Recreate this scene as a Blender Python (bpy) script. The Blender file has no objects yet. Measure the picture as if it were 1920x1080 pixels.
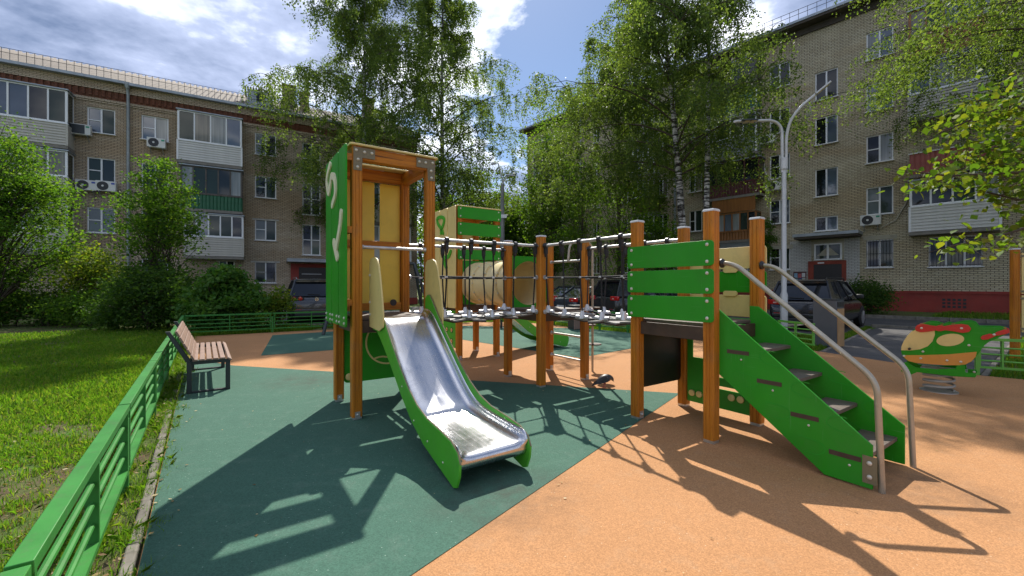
import bpy, bmesh, math, random
import numpy as np
from mathutils import Matrix, Vector
R = math.radians
random.seed(7)
rng = np.random.default_rng(11)

# ------------------------------------------------------------------ camera, light, exposure
scene = bpy.context.scene
col = scene.collection
FPX, HX, HY, CH = 793.0, 960.0, 533.0, 1.5       # focal length (px of 1920), principal x, horizon y, eye height
cam_d = bpy.data.cameras.new('camera')
cam_d.sensor_width = 36.0
cam_d.lens = FPX / 1920 * 36
cam_d.shift_y = -(540 - HY) / 1920
cam_d.clip_start = 0.05
cam_d.clip_end = 3000
cam = bpy.data.objects.new('camera', cam_d)
cam.location = (0, 0, CH)
cam.rotation_euler = (R(90), 0, 0)
col.objects.link(cam)
scene.camera = cam

SUN_EL, SUN_AZ = 48.5, -0.8      # degrees; azimuth from +Y towards +X
sd = bpy.data.lights.new('sun', 'SUN')
sd.energy = 2.2
sd.angle = R(0.55)
sd.color = (1.0, 0.95, 0.86)
sun = bpy.data.objects.new('sun', sd)
sv = Vector((math.sin(R(SUN_AZ)) * math.cos(R(SUN_EL)), math.cos(R(SUN_AZ)) * math.cos(R(SUN_EL)), math.sin(R(SUN_EL))))
sun.rotation_euler = sv.to_track_quat('Z', 'Y').to_euler()
sun.location = (0, 30, 40)
col.objects.link(sun)

vs = scene.view_settings
vs.view_transform = 'Standard'
vs.look = 'None'
vs.exposure = 1.68
vs.gamma = 1.0
vs.use_curve_mapping = False

world = bpy.data.worlds.new('World')
scene.world = world
world.use_nodes = True

def build_world():
    nt = world.node_tree
    N, L = nt.nodes, nt.links
    N.clear()
    out = N.new('ShaderNodeOutputWorld')
    sky = N.new('ShaderNodeTexSky')
    sky.sky_type = 'NISHITA'
    sky.sun_disc = False
    sky.sun_elevation = R(SUN_EL)
    sky.sun_rotation = R(SUN_AZ)
    sky.dust_density = 0.25
    sky.ozone_density = 4.0
    bg = N.new('ShaderNodeBackground'); bg.inputs[1].default_value = 0.038
    L.new(sky.outputs[0], bg.inputs[0])
    tc = N.new('ShaderNodeTexCoord')
    sep = N.new('ShaderNodeSeparateXYZ'); L.new(tc.outputs['Generated'], sep.inputs[0])
    def m(op, a, b=None, clamp=False):
        n = N.new('ShaderNodeMath'); n.operation = op; n.use_clamp = clamp
        for i, v in enumerate((a, b)):
            if v is None: continue
            if isinstance(v, (int, float)): n.inputs[i].default_value = v
            else: L.new(v, n.inputs[i])
        return n.outputs[0]
    zz = m('ADD', m('ABSOLUTE', sep.outputs[2]), 0.16)
    cx, cy = m('DIVIDE', sep.outputs[0], zz), m('DIVIDE', sep.outputs[1], zz)
    cmb = N.new('ShaderNodeCombineXYZ'); L.new(cx, cmb.inputs[0]); L.new(cy, cmb.inputs[1])
    def noise(scale, detail, rough, off, dist=0.0):
        mp = N.new('ShaderNodeMapping'); mp.inputs['Location'].default_value = off
        L.new(cmb.outputs[0], mp.inputs[0])
        n = N.new('ShaderNodeTexNoise'); n.inputs['Scale'].default_value = scale
        n.inputs['Detail'].default_value = detail; n.inputs['Roughness'].default_value = rough
        n.inputs['Distortion'].default_value = dist
        L.new(mp.outputs[0], n.inputs[0]); return n.outputs[0]
    def ramp(v, pts):
        r = N.new('ShaderNodeValToRGB')
        e = r.color_ramp.elements
        while len(e) < len(pts): e.new(0.5)
        for i, (p, c) in enumerate(pts):
            e[i].position = p; e[i].color = (*c, 1) if isinstance(c, tuple) else (c, c, c, 1)
        L.new(v, r.inputs[0]); return r.outputs[0]
    big = noise(0.95, 9, 0.56, CLOUD_OFF, 0.15)
    mask = ramp(big, [(0.395, 0.0), (0.425, 0.65), (0.48, 1.0)])
    thick = noise(1.3, 7, 0.55, (CLOUD_OFF[0] + 0.12, CLOUD_OFF[1] - 0.10, 0.0), 0.15)
    comb = m('ADD', m('MULTIPLY', big, 0.6), m('MULTIPLY', thick, 0.4))
    cc = ramp(comb, [(0.40, (1.0, 1.0, 1.0)), (0.44, (0.80, 0.82, 0.88)), (0.485, (0.27, 0.315, 0.44)), (0.55, (0.095, 0.132, 0.22))])
    bgc = N.new('ShaderNodeBackground'); bgc.inputs[1].default_value = 0.72
    L.new(cc, bgc.inputs[0])
    mx = N.new('ShaderNodeMixShader')
    L.new(mask, mx.inputs[0]); L.new(bg.outputs[0], mx.inputs[1]); L.new(bgc.outputs[0], mx.inputs[2])
    L.new(mx.outputs[0], out.inputs[0])
CLOUD_OFF = (1.55, 6.3, 0.0)
build_world()

# ------------------------------------------------------------------ pixel helpers (photo pixels -> directions -> points on known surfaces)
def gnd(px, py, z=0.0):
    Y = (CH - z) * FPX / (py - HY)
    return ((px - HX) / FPX * Y, Y)
def at(px, py, Y):
    return Vector(((px - HX) / FPX * Y, Y, CH - (py - HY) / FPX * Y))

# ------------------------------------------------------------------ object helpers
def link(o, parent=None):
    col.objects.link(o)
    if parent is not None: o.parent = parent
    return o
def tag(o, label=None, cat=None, group=None, kind=None):
    if label: o['label'] = label
    if cat: o['category'] = cat
    if group: o['group'] = group
    if kind: o['kind'] = kind
    return o
def empty(name, loc=(0, 0, 0), rz=0.0, label=None, cat=None, group=None):
    o = bpy.data.objects.new(name, None)
    o.empty_display_size = 0.2
    o.location = loc; o.rotation_euler = (0, 0, rz)
    link(o)
    return tag(o, label, cat, group)
def inst(src, parent, loc=None, rot=None, name=None, mat=None):
    c = src.copy()
    if name: c.name = name
    col.objects.link(c); c.parent = parent
    if loc is not None: c.location = loc
    if rot is not None: c.rotation_euler = rot
    return c
def copy_tree(o, parent=None):
    c = o.copy(); col.objects.link(c); c.parent = parent
    for ch in list(o.children): copy_tree(ch, c)
    return c

class MB:
    def __init__(s): s.v = []; s.f = []
    def raw(s, vs, fs):
        o = len(s.v); s.v.extend([tuple(p) for p in vs]); s.f.extend([tuple(i + o for i in f) for f in fs]); return s
    def box(s, c, d, m=None):
        x, y, z = d[0] / 2, d[1] / 2, d[2] / 2
        vs = [(-x, -y, -z), (x, -y, -z), (x, y, -z), (-x, y, -z), (-x, -y, z), (x, -y, z), (x, y, z), (-x, y, z)]
        if m is not None: vs = [m @ Vector(p) for p in vs]
        vs = [(p[0] + c[0], p[1] + c[1], p[2] + c[2]) for p in vs]
        return s.raw(vs, [(0, 3, 2, 1), (4, 5, 6, 7), (0, 1, 5, 4), (1, 2, 6, 5), (2, 3, 7, 6), (3, 0, 4, 7)])
    def box2(s, a, b):
        return s.box([(a[i] + b[i]) / 2 for i in range(3)], [abs(b[i] - a[i]) for i in range(3)])
    def bar(s, p0, p1, w, h, up=(0, 0, 1)):
        p0, p1 = Vector(p0), Vector(p1); d = (p1 - p0); l = d.length; d.normalize()
        up = Vector(up); sx = d.cross(up)
        if sx.length < 1e-4: sx = Vector((1, 0, 0))
        sx.normalize(); uz = sx.cross(d)
        m = Matrix((sx, d, uz)).transposed()
        return s.box((p0 + p1) / 2, (w, l, h), m)
    def tube(s, pts, r, n=10, cap=True):
        pts = [Vector(p) for p in pts]; o = len(s.v); rs = r if isinstance(r, (list, tuple)) else [r] * len(pts)
        t0 = (pts[1] - pts[0]).normalized()
        a = t0.orthogonal().normalized()
        for i, p in enumerate(pts):
            if i == 0: t = t0
            elif i == len(pts) - 1: t = (pts[i] - pts[i - 1]).normalized()
            else:
                t = ((pts[i] - pts[i - 1]).normalized() + (pts[i + 1] - pts[i]).normalized())
                t = t.normalized() if t.length > 1e-6 else (pts[i + 1] - pts[i]).normalized()
            a = (a - t * a.dot(t)).normalized(); b = t.cross(a)
            for k in range(n):
                an = 2 * math.pi * k / n
                s.v.append(tuple(p + (a * math.cos(an) + b * math.sin(an)) * rs[i]))
        for i in range(len(pts) - 1):
            for k in range(n):
                k2 = (k + 1) % n
                s.f.append((o + i * n + k, o + i * n + k2, o + (i + 1) * n + k2, o + (i + 1) * n + k))
        if cap:
            s.f.append(tuple(o + k for k in reversed(range(n))))
            s.f.append(tuple(o + (len(pts) - 1) * n + k for k in range(n)))
        return s
    def prism(s, poly, t, m=None, t0=0.0):
        """poly in local XY, extruded t0..t0+t along local Z, mapped by m"""
        n = len(poly)
        vs = [Vector((p[0], p[1], t0)) for p in poly] + [Vector((p[0], p[1], t0 + t)) for p in poly]
        if m is not None: vs = [m @ v for v in vs]
        fs = [tuple(reversed(range(n))), tuple(range(n, 2 * n))] + [(i, (i + 1) % n, n + (i + 1) % n, n + i) for i in range(n)]
        return s.raw(vs, fs)
    def lathe(s, prof, n=16, m=None):
        o = len(s.v)
        for (r, z) in prof:
            for k in range(n):
                an = 2 * math.pi * k / n
                p = Vector((r * math.cos(an), r * math.sin(an), z))
                s.v.append(tuple(m @ p if m is not None else p))
        for i in range(len(prof) - 1):
            for k in range(n):
                k2 = (k + 1) % n
                s.f.append((o + i * n + k, o + i * n + k2, o + (i + 1) * n + k2, o + (i + 1) * n + k))
        s.f.append(tuple(o + k for k in reversed(range(n))))
        s.f.append(tuple(o + (len(prof) - 1) * n + k for k in range(n)))
        return s
    def loft(s, rings, cap=True):
        o = len(s.v); n = len(rings[0])
        for r in rings: s.v.extend([tuple(p) for p in r])
        for i in range(len(rings) - 1):
            for k in range(n):
                k2 = (k + 1) % n
                s.f.append((o + i * n + k, o + i * n + k2, o + (i + 1) * n + k2, o + (i + 1) * n + k))
        if cap:
            s.f.append(tuple(o + k for k in reversed(range(n))))
            s.f.append(tuple(o + (len(rings) - 1) * n + k for k in range(n)))
        return s
    def mesh(s, name, mt, smooth=35, uv=False):
        me = bpy.data.meshes.new(name)
        me.from_pydata(s.v, [], s.f)
        if mt is not None: me.materials.append(mt)
        bm = bmesh.new(); bm.from_mesh(me)
        bmesh.ops.recalc_face_normals(bm, faces=bm.faces)
        if uv:
            ul = bm.loops.layers.uv.new('UVMap')
            for f in bm.faces:
                n = f.normal
                ax = 0 if abs(n.x) > 0.7 else (1 if abs(n.y) > 0.5 else 2)
                for lp in f.loops:
                    c = lp.vert.co
                    lp[ul].uv = (c.y, c.z) if ax == 0 else ((c.x, c.z) if ax == 1 else (c.x, c.y))
        bm.to_mesh(me); bm.free()
        if smooth:
            me.polygons.foreach_set('use_smooth', [True] * len(me.polygons))
            me.set_sharp_from_angle(angle=R(smooth))
        me.update()
        return me
    def build(s, name, mt, parent=None, loc=None, smooth=35, bevel=0.0, uv=False, seg=2):
        o = bpy.data.objects.new(name, s.mesh(name, mt, smooth, uv))
        link(o, parent)
        if loc is not None: o.location = loc
        if bevel:
            b = o.modifiers.new('bevel', 'BEVEL'); b.width = bevel; b.segments = seg; b.limit_method = 'ANGLE'; b.angle_limit = R(40)
        return o

def np_mesh(name, V, F, mt, smooth=False):
    """V (n,3), F (m,k) numpy arrays -> mesh, fast"""
    me = bpy.data.meshes.new(name)
    k = F.shape[1]
    me.vertices.add(len(V)); me.vertices.foreach_set('co', V.astype(np.float32).ravel())
    me.loops.add(F.size); me.loops.foreach_set('vertex_index', F.astype(np.int32).ravel())
    me.polygons.add(len(F))
    me.polygons.foreach_set('loop_start', np.arange(0, F.size, k, dtype=np.int32))
    me.update(calc_edges=True)
    if smooth: me.polygons.foreach_set('use_smooth', [True] * len(F))
    me.materials.append(mt)
    me.validate()
    return me
def rrect(x0, y0, x1, y1, r, n=4):
    pts = []
    for (cx, cy, a0) in ((x1 - r, y0 + r, -90), (x1 - r, y1 - r, 0), (x0 + r, y1 - r, 90), (x0 + r, y0 + r, 180)):
        for k in range(n + 1):
            a = R(a0 + 90 * k / n); pts.append((cx + r * math.cos(a), cy + r * math.sin(a)))
    return pts
def stroke(pts, w, sub=6):
    """closed 2d outline of a thick smooth line"""
    P = [Vector(p) for p in pts]; C = []
    for i in range(len(P) - 1):
        p0 = P[max(i - 1, 0)]; p1 = P[i]; p2 = P[i + 1]; p3 = P[min(i + 2, len(P) - 1)]
        for k in range(sub):
            t = k / sub
            C.append(0.5 * ((2 * p1) + (p2 - p0) * t + (2 * p0 - 5 * p1 + 4 * p2 - p3) * t * t + (3 * p1 - p0 - 3 * p2 + p3) * t ** 3))
    C.append(P[-1]); Lf, Rt = [], []
    for i, c in enumerate(C):
        d = (C[min(i + 1, len(C) - 1)] - C[max(i - 1, 0)]).normalized(); nn = Vector((-d.y, d.x)) * w / 2
        Lf.append(c + nn); Rt.append(c - nn)
    return Lf, Rt
def ribbon(mb, pts, w, t, m, sub=6, t0=0.0):
    Lf, Rt = stroke(pts, w, sub)
    for i in range(len(Lf) - 1):
        mb.prism([Rt[i], Rt[i + 1], Lf[i + 1], Lf[i]], t, m, t0)

# ------------------------------------------------------------------ materials
class NT:
    def __init__(s, name):
        s.m = bpy.data.materials.new(name); s.m.use_nodes = True
        s.t = s.m.node_tree; s.N = s.t.nodes; s.L = s.t.links
        s.b = s.N['Principled BSDF']; s.out = s.N['Material Output']
    def n(s, typ, **kw):
        x = s.N.new(typ)
        for k, v in kw.items(): setattr(x, k, v)
        return x
    def put(s, sock, v):
        if isinstance(v, bpy.types.NodeSocket): s.L.new(v, sock)
        else: sock.default_value = v
    def coord(s, kind='Object', scale=(1, 1, 1), loc=(0, 0, 0), rot=(0, 0, 0)):
        tc = s.n('ShaderNodeTexCoord'); mp = s.n('ShaderNodeMapping')
        mp.inputs['Scale'].default_value = scale; mp.inputs['Location'].default_value = loc; mp.inputs['Rotation'].default_value = rot
        s.L.new(tc.outputs[kind], mp.inputs[0]); return mp.outputs[0]
    def pos(s, scale=(1, 1, 1), loc=(0, 0, 0)):
        g = s.n('ShaderNodeNewGeometry'); mp = s.n('ShaderNodeMapping')
        mp.inputs['Scale'].default_value = scale; mp.inputs['Location'].default_value = loc
        s.L.new(g.outputs['Position'], mp.inputs[0]); return mp.outputs[0]
    def noise(s, vec, scale, detail=4, rough=0.55, dist=0.0):
        x = s.n('ShaderNodeTexNoise'); x.inputs['Scale'].default_value = scale; x.inputs['Detail'].default_value = detail
        x.inputs['Roughness'].default_value = rough; x.inputs['Distortion'].default_value = dist
        s.L.new(vec, x.inputs['Vector']); return x.outputs[0]
    def ramp(s, v, pts, interp='LINEAR'):
        r = s.n('ShaderNodeValToRGB'); r.color_ramp.interpolation = interp; e = r.color_ramp.elements
        while len(e) < len(pts): e.new(0.5)
        for i, (p, c) in enumerate(pts):
            e[i].position = p; e[i].color = (*c, 1) if isinstance(c, (tuple, list)) else (c, c, c, 1)
        s.L.new(v, r.inputs[0]); return r.outputs[0]
    def mix(s, fac, a, b, blend='MIX'):
        x = s.n('ShaderNodeMix', data_type='RGBA', blend_type=blend)
        s.put(x.inputs[0], fac)
        for i, v in ((6, a), (7, b)):
            s.put(x.inputs[i], (*v, 1) if isinstance(v, (tuple, list)) and len(v) == 3 else v)
        return x.outputs[2]
    def math(s, op, a, b=0.0, clamp=False):
        x = s.n('ShaderNodeMath', operation=op, use_clamp=clamp); s.put(x.inputs[0], a); s.put(x.inputs[1], b); return x.outputs[0]
    def bump(s, h, strength=0.3, dist=0.01):
        x = s.n('ShaderNodeBump'); x.inputs['Strength'].default_value = strength; x.inputs['Distance'].default_value = dist
        s.L.new(h, x.inputs['Height']); s.L.new(x.outputs[0], s.b.inputs['Normal']); return x.outputs[0]
    def base(s, c, rough=0.5, metal=0.0, spec=0.5, coat=0.0):
        s.put(s.b.inputs['Base Color'], (*c, 1) if isinstance(c, (tuple, list)) and len(c) == 3 else c)
        s.put(s.b.inputs['Roughness'], rough); s.b.inputs['Metallic'].default_value = metal
        s.b.inputs['Specular IOR Level'].default_value = spec; s.b.inputs['Coat Weight'].default_value = coat
        return s.m
def mul(c, k): return tuple(min(1.0, x * k) for x in c)

def simple(name, c, rough=0.5, metal=0.0, var=0.12, vs_=3.0, bump=0.0, bs=120, coat=0.0, spec=0.5, dirt=0.0, stretch=(1, 1, 1), scr=0.0):
    t = NT(name); v = t.coord('Object', stretch)
    n1 = t.noise(v, vs_, 5, 0.6)
    cc = t.mix(t.ramp(n1, [(0.3, 0.0), (0.7, 1.0)]), mul(c, 1 - var), mul(c, 1 + var))
    if dirt:
        n3 = t.noise(v, vs_ * 3.1, 8, 0.7)
        cc = t.mix(t.ramp(n3, [(0.52, 0.0), (0.75, dirt)]), cc, (0.10, 0.085, 0.06))
    if scr:
        for sc in ((60, 60, 2.2), (2.5, 2.5, 70)):
            ns = t.noise(t.coord('Object', sc, (3, 5, 1), (0.35, 0.2, 0.4)), 1.0, 3, 0.5)
            cc = t.mix(t.ramp(ns, [(0.66, 0.0), (0.72, scr)]), cc, tuple(min(1.0, x * 0.75 + 0.12) for x in c))
        fade = t.noise(v, 0.9, 4, 0.6)
        cc = t.mix(t.ramp(fade, [(0.45, 0.0), (0.75, scr * 1.6)]), cc, tuple(min(1.0, x * 0.9 + 0.035) for x in c))
    n2 = t.noise(v, vs_ * 5, 4, 0.6)
    rr = t.math('ADD', t.math('MULTIPLY', n2, 0.22), rough - 0.11)
    m = t.base(cc, rr, metal, spec, coat)
    if bump: t.bump(t.noise(v, bs, 3, 0.6), bump, 0.002)
    return m

def wood(name, axis):
    t = NT(name)
    sc = [22, 22, 22]; sc[axis] = 0.9
    v = t.coord('Object', tuple(sc))
    oi = t.n('ShaderNodeObjectInfo')
    off = t.n('ShaderNodeVectorMath', operation='ADD'); t.L.new(v, off.inputs[0])
    cmb = t.n('ShaderNodeCombineXYZ'); t.L.new(t.math('MULTIPLY', oi.outputs['Random'], 90.0), cmb.inputs[0]); t.L.new(t.math('MULTIPLY', oi.outputs['Random'], 37.0), cmb.inputs[2])
    t.L.new(cmb.outputs[0], off.inputs[1])
    n1 = t.noise(off.outputs[0], 1.0, 6, 0.6, 0.6)
    n2 = t.noise(off.outputs[0], 5.0, 4, 0.6, 0.2)
    sc2 = [3, 3, 3]; sc2[axis] = 1.2
    blot = t.noise(t.coord('Object', tuple(sc2)), 1.0, 4, 0.6)
    c = t.ramp(n1, [(0.28, (0.27, 0.078, 0.006)), (0.45, (0.47, 0.160, 0.012)), (0.58, (0.60, 0.22, 0.018)), (0.75, (0.38, 0.115, 0.009))])
    c = t.mix(t.math('MULTIPLY', t.ramp(n2, [(0.45, 0.0), (0.7, 1.0)]), 0.40), c, (0.28, 0.085, 0.008))
    c = t.mix(t.ramp(blot, [(0.35, 0.45), (0.65, 0.0)]), c, (0.28, 0.10, 0.012))
    knots = t.n('ShaderNodeTexVoronoi'); sc3 = [9, 9, 9]; sc3[axis] = 2.2
    t.L.new(t.coord('Object', tuple(sc3)), knots.inputs['Vector'])
    c = t.mix(t.ramp(knots.outputs['Distance'], [(0.05, 0.75), (0.13, 0.0)]), c, (0.10, 0.032, 0.008))
    sc4 = [75, 75, 75]; sc4[axis] = 1.1
    crk = t.noise(t.coord('Object', tuple(sc4), (2, 7, 4)), 1.0, 3, 0.5, 0.15)
    c = t.mix(t.ramp(crk, [(0.66, 0.0), (0.71, 0.85)]), c, (0.07, 0.022, 0.006))
    gry = t.noise(t.coord('Object', (2.2, 2.2, 2.2), (1, 3, 9)), 1.0, 5, 0.65)
    c = t.mix(t.ramp(gry, [(0.54, 0.0), (0.75, 0.40)]), c, (0.20, 0.13, 0.07))
    m = t.base(c, 0.48, 0, 0.25, 0.0)
    t.bump(n2, 0.25, 0.002)
    return m

def rubber(name, c, fleck):
    t = NT(name); v = t.pos()
    g = t.n('ShaderNodeTexVoronoi'); g.inputs['Scale'].default_value = 150; t.L.new(v, g.inputs['Vector'])
    g2 = t.n('ShaderNodeTexVoronoi'); g2.inputs['Scale'].default_value = 42; t.L.new(v, g2.inputs['Vector'])
    wn = t.n('ShaderNodeSeparateColor'); t.L.new(g.outputs['Color'], wn.inputs[0])
    wn2 = t.n('ShaderNodeSeparateColor'); t.L.new(g2.outputs['Color'], wn2.inputs[0])
    cc = t.mix(wn.outputs[0], mul(c, 0.78), mul(c, 1.24))
    big = t.noise(v, 0.8, 6, 0.65)
    cc = t.mix(t.ramp(big, [(0.35, 0.28), (0.65, 0.0)]), cc, mul(c, 0.75))
    mid = t.noise(v, 5.5, 8, 0.72)
    cc = t.mix(t.ramp(mid, [(0.52, 0.0), (0.80, 0.28)]), cc, mul(fleck, 0.55))
    st = t.noise(v, 2.3, 5, 0.6, 0.8)
    cc = t.mix(t.ramp(st, [(0.63, 0.0), (0.74, 0.30)]), cc, mul(c, 0.45))
    sw = t.noise(t.pos((1.0, 6.0, 1.0)), 1.6, 6, 0.6)
    cc = t.mix(t.ramp(sw, [(0.58, 0.0), (0.75, 0.06)]), cc, mul(fleck, 0.8))
    # pale grit lying between the granules
    grit = t.math('MULTIPLY', t.ramp(g2.outputs['Distance'], [(0.10, 1.0), (0.17, 0.0)]), t.ramp(wn2.outputs[1], [(0.88, 0.0), (0.90, 1.0)]))
    cc = t.mix(t.math('MULTIPLY', grit, 0.75), cc, fleck)
    wear = t.noise(v, 3.5, 6, 0.7)
    for (wx, wy, wr) in ((-0.05, 3.05, 0.75), (3.05, 3.15, 0.70), (-3.2, 6.6, 0.8)):      # scuffed where feet land
        dd = t.n('ShaderNodeVectorMath', operation='DISTANCE'); t.L.new(v, dd.inputs[0]); dd.inputs[1].default_value = (wx, wy, 0.0)
        k = t.math('MULTIPLY', t.math('SUBTRACT', wr, dd.outputs['Value'], True), t.ramp(wear, [(0.35, 0.0), (0.65, 1.0)]))
        cc = t.mix(t.math('MULTIPLY', k, 0.9, True), cc, (0.055, 0.045, 0.035))
    m = t.base(cc, 0.88, 0, 0.25)
    h = t.math('ADD', t.math('MULTIPLY', wn.outputs[1], 0.6), t.math('MULTIPLY', t.noise(v, 120, 3, 0.6), 0.8))
    t.bump(h, 0.55, 0.004)
    return m

def brick(name, c1, c2, c3, mortar, stain=0.5):
    t = NT(name); v = t.coord('UV')
    wob = t.n('ShaderNodeVectorMath', operation='ADD'); t.L.new(v, wob.inputs[0])
    nz = t.n('ShaderNodeTexNoise'); nz.inputs['Scale'].default_value = 3.0; t.L.new(v, nz.inputs['Vector'])
    sub = t.n('ShaderNodeVectorMath', operation='MULTIPLY_ADD'); t.L.new(nz.outputs['Color'], sub.inputs[0])
    sub.inputs[1].default_value = (0.02, 0.02, 0); sub.inputs[2].default_value = (-0.01, -0.01, 0)
    t.L.new(sub.outputs[0], wob.inputs[1])
    b = t.n('ShaderNodeTexBrick'); t.L.new(wob.outputs[0], b.inputs['Vector'])
    b.inputs['Scale'].default_value = 1.0; b.inputs['Brick Width'].default_value = 0.262; b.inputs['Row Height'].default_value = 0.086
    b.inputs['Mortar Size'].default_value = 0.012; b.inputs['Mortar Smooth'].default_value = 0.25; b.inputs['Bias'].default_value = 0.0
    b.inputs['Color1'].default_value = (*c1, 1); b.inputs['Color2'].default_value = (*c2, 1); b.inputs['Mortar'].default_value = (*mortar, 1)
    cells = t.noise(t.coord('UV', (3.8, 11.6, 1)), 1.0, 2, 0.9)
    cc = t.mix(t.ramp(cells, [(0.42, 0.0), (0.75, 0.75)]), b.outputs['Color'], c3, 'MIX')
    cc = t.mix(b.outputs['Fac'], cc, mortar)
    big = t.noise(t.coord('UV', (0.5, 0.35, 1)), 1.0, 8, 0.65, 0.5)
    cc = t.mix(t.ramp(big, [(0.45, 0.0), (0.78, stain)]), cc, mul(c3, 0.45))
    pale = t.noise(t.coord('UV', (0.35, 0.8, 1), (7, 3, 0)), 1.0, 6, 0.6)
    cc = t.mix(t.ramp(pale, [(0.5, 0.0), (0.75, 0.35)]), cc, mul(c1, 1.25))
    band = t.noise(t.coord('UV', (0.10, 0.55, 1), (3, 9, 0)), 1.0, 4, 0.6, 0.3)
    cc = t.mix(t.ramp(band, [(0.48, 0.0), (0.62, 0.55)]), cc, t.mix(1.0, cc, (0.80, 0.66, 0.50), 'MULTIPLY'))
    streak = t.noise(t.coord('UV', (2.6, 0.22, 1)), 1.0, 6, 0.65)
    cc = t.mix(t.ramp(streak, [(0.58, 0.0), (0.80, 0.32)]), cc, mul(mortar, 0.9))
    m = t.base(cc, 0.9, 0, 0.2)
    inv = t.math('SUBTRACT', 1.0, b.outputs['Fac'])
    t.bump(t.math('ADD', inv, t.math('MULTIPLY', cells, 0.4)), 0.7, 0.012)
    return m

def leafmat(name, c1, c2, c3, trans=0.45, gloss=0.18):
    t = NT(name)
    g = t.n('ShaderNodeNewGeometry')
    oi = t.n('ShaderNodeObjectInfo')
    c = t.ramp(t.math('FRACT', t.math('ADD', g.outputs['Random Per Island'], oi.outputs['Random'])), [(0.0, c1), (0.55, c2), (0.9, c3), (1.0, c3)])
    clump = t.noise(t.pos(), 0.55, 3, 0.5)
    c = t.mix(t.ramp(clump, [(0.35, 0.35), (0.65, 0.0)]), c, mul(c1, 0.75))
    t.base(c, 0.55, 0, gloss)
    tr = t.n('ShaderNodeBsdfTranslucent')
    t.L.new(t.mix(1.0, c, (1.85, 1.85, 0.75), 'MULTIPLY'), tr.inputs[0])
    mx = t.n('ShaderNodeMixShader'); mx.inputs[0].default_value = trans
    t.L.new(t.b.outputs[0], mx.inputs[1]); t.L.new(tr.outputs[0], mx.inputs[2]); t.L.new(mx.outputs[0], t.out.inputs[0])
    return t.m

def glass(name, c, rough=0.04, stripes=None, spec=0.6):
    t = NT(name)
    v = t.coord('Object')
    cc = t.mix(t.noise(v, 0.9, 3, 0.5), mul(c, 0.55), mul(c, 1.35))
    if stripes:
        w = t.noise(t.coord('Object', (9, 9, 0.25)), 1.0, 2, 0.4)
        cc = t.mix(t.ramp(w, [(0.35, 0.0), (0.65, 1.0)]), mul(stripes, 0.6), stripes)
    m = t.base(cc, rough, 0, spec, 0.0)
    t.bump(t.noise(v, 0.8, 2, 0.4), 0.05, 0.05)
    return m

GREEN = simple('green_panel', (0.022, 0.265, 0.010), 0.44, var=0.14, vs_=1.5, bump=0.12, bs=300, spec=0.22, dirt=0.22, scr=0.26)
LGREEN = simple('light_green_panel', (0.070, 0.37, 0.020), 0.42, var=0.10, vs_=2.0, bump=0.12, bs=300, spec=0.4, dirt=0.18, scr=0.16)
CREAM = simple('cream_panel', (0.68, 0.53, 0.20), 0.45, var=0.08, vs_=2.0, bump=0.12, bs=300, dirt=0.22, scr=0.15)
CREAM_BACKLIT = simple('backlit_cream_panel', (0.78, 0.54, 0.06), 0.45, var=0.08, vs_=2.0, bump=0.12, bs=300, dirt=0.15)  # cream planks; light coming through them is painted in as a yellower base
CREAM2 = simple('cream_tunnel', (0.68, 0.56, 0.30), 0.42, var=0.08, vs_=3.0, dirt=0.2)
ORANGE = simple('orange_panel', (0.62, 0.27, 0.045), 0.45, var=0.08, dirt=0.15)
RED = simple('red_panel', (0.50, 0.022, 0.012), 0.38, var=0.1, dirt=0.1)
BROWN = simple('brown_board', (0.060, 0.032, 0.020), 0.55, var=0.25, vs_=6, bump=0.25, dirt=0.3)
TREAD = simple('tread_board', (0.115, 0.085, 0.068), 0.55, var=0.25, vs_=9, bump=0.6, bs=140, dirt=0.35)
DECK = simple('deck_board', (0.23, 0.22, 0.21), 0.50, var=0.2, vs_=9, bump=0.4, bs=160, dirt=0.3)
BLACK = simple('black_plastic', (0.012, 0.012, 0.013), 0.42, var=0.2)
BOARD = simple('black_board', (0.010, 0.009, 0.009), 0.35, var=0.3, dirt=0.1)
ROPE = simple('black_rope', (0.016, 0.016, 0.017), 0.8, var=0.4, vs_=60, bump=0.8, bs=400)
GALV = simple('galvanised_steel', (0.55, 0.54, 0.51), 0.42, 0.85, var=0.15, vs_=14, dirt=0.25)
RAILST = simple('painted_rail', (0.40, 0.36, 0.28), 0.38, 0.55, var=0.10, vs_=6, dirt=0.2)
CAP = simple('post_cap', (0.58, 0.58, 0.57), 0.45, 0.1, var=0.1, vs_=20, dirt=0.3)
BOLT = simple('bolt_cap', (0.60, 0.57, 0.47), 0.35, 0.25, var=0.1)
ALU = simple('cast_aluminium', (0.60, 0.60, 0.60), 0.42, 0.6, var=0.15, vs_=30)
BRACK = simple('grey_bracket', (0.19, 0.155, 0.085), 0.5, 0.0, var=0.15)
WOODZ, WOODX, WOODY = wood('wood_post', 2), wood('wood_beam_x', 0), wood('wood_beam_y', 1)
FENCE = simple('fence_paint', (0.034, 0.185, 0.030), 0.50, var=0.18, vs_=4, dirt=0.42, spec=0.25, scr=0.12)
FENCE2 = simple('fence_paint_light', (0.11, 0.36, 0.045), 0.36, var=0.12, vs_=4, dirt=0.2)
ANTH = simple('anthracite_steel', (0.030, 0.036, 0.038), 0.5, 0.1, var=0.15, bump=0.1)
SLAT = simple('bench_slat', (0.235, 0.150, 0.112), 0.6, var=0.16, vs_=5, stretch=(1, 1, 1), bump=0.3, bs=150)
WHITEP = simple('white_pvc', (0.78, 0.78, 0.77), 0.4, var=0.05, dirt=0.12)
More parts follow.
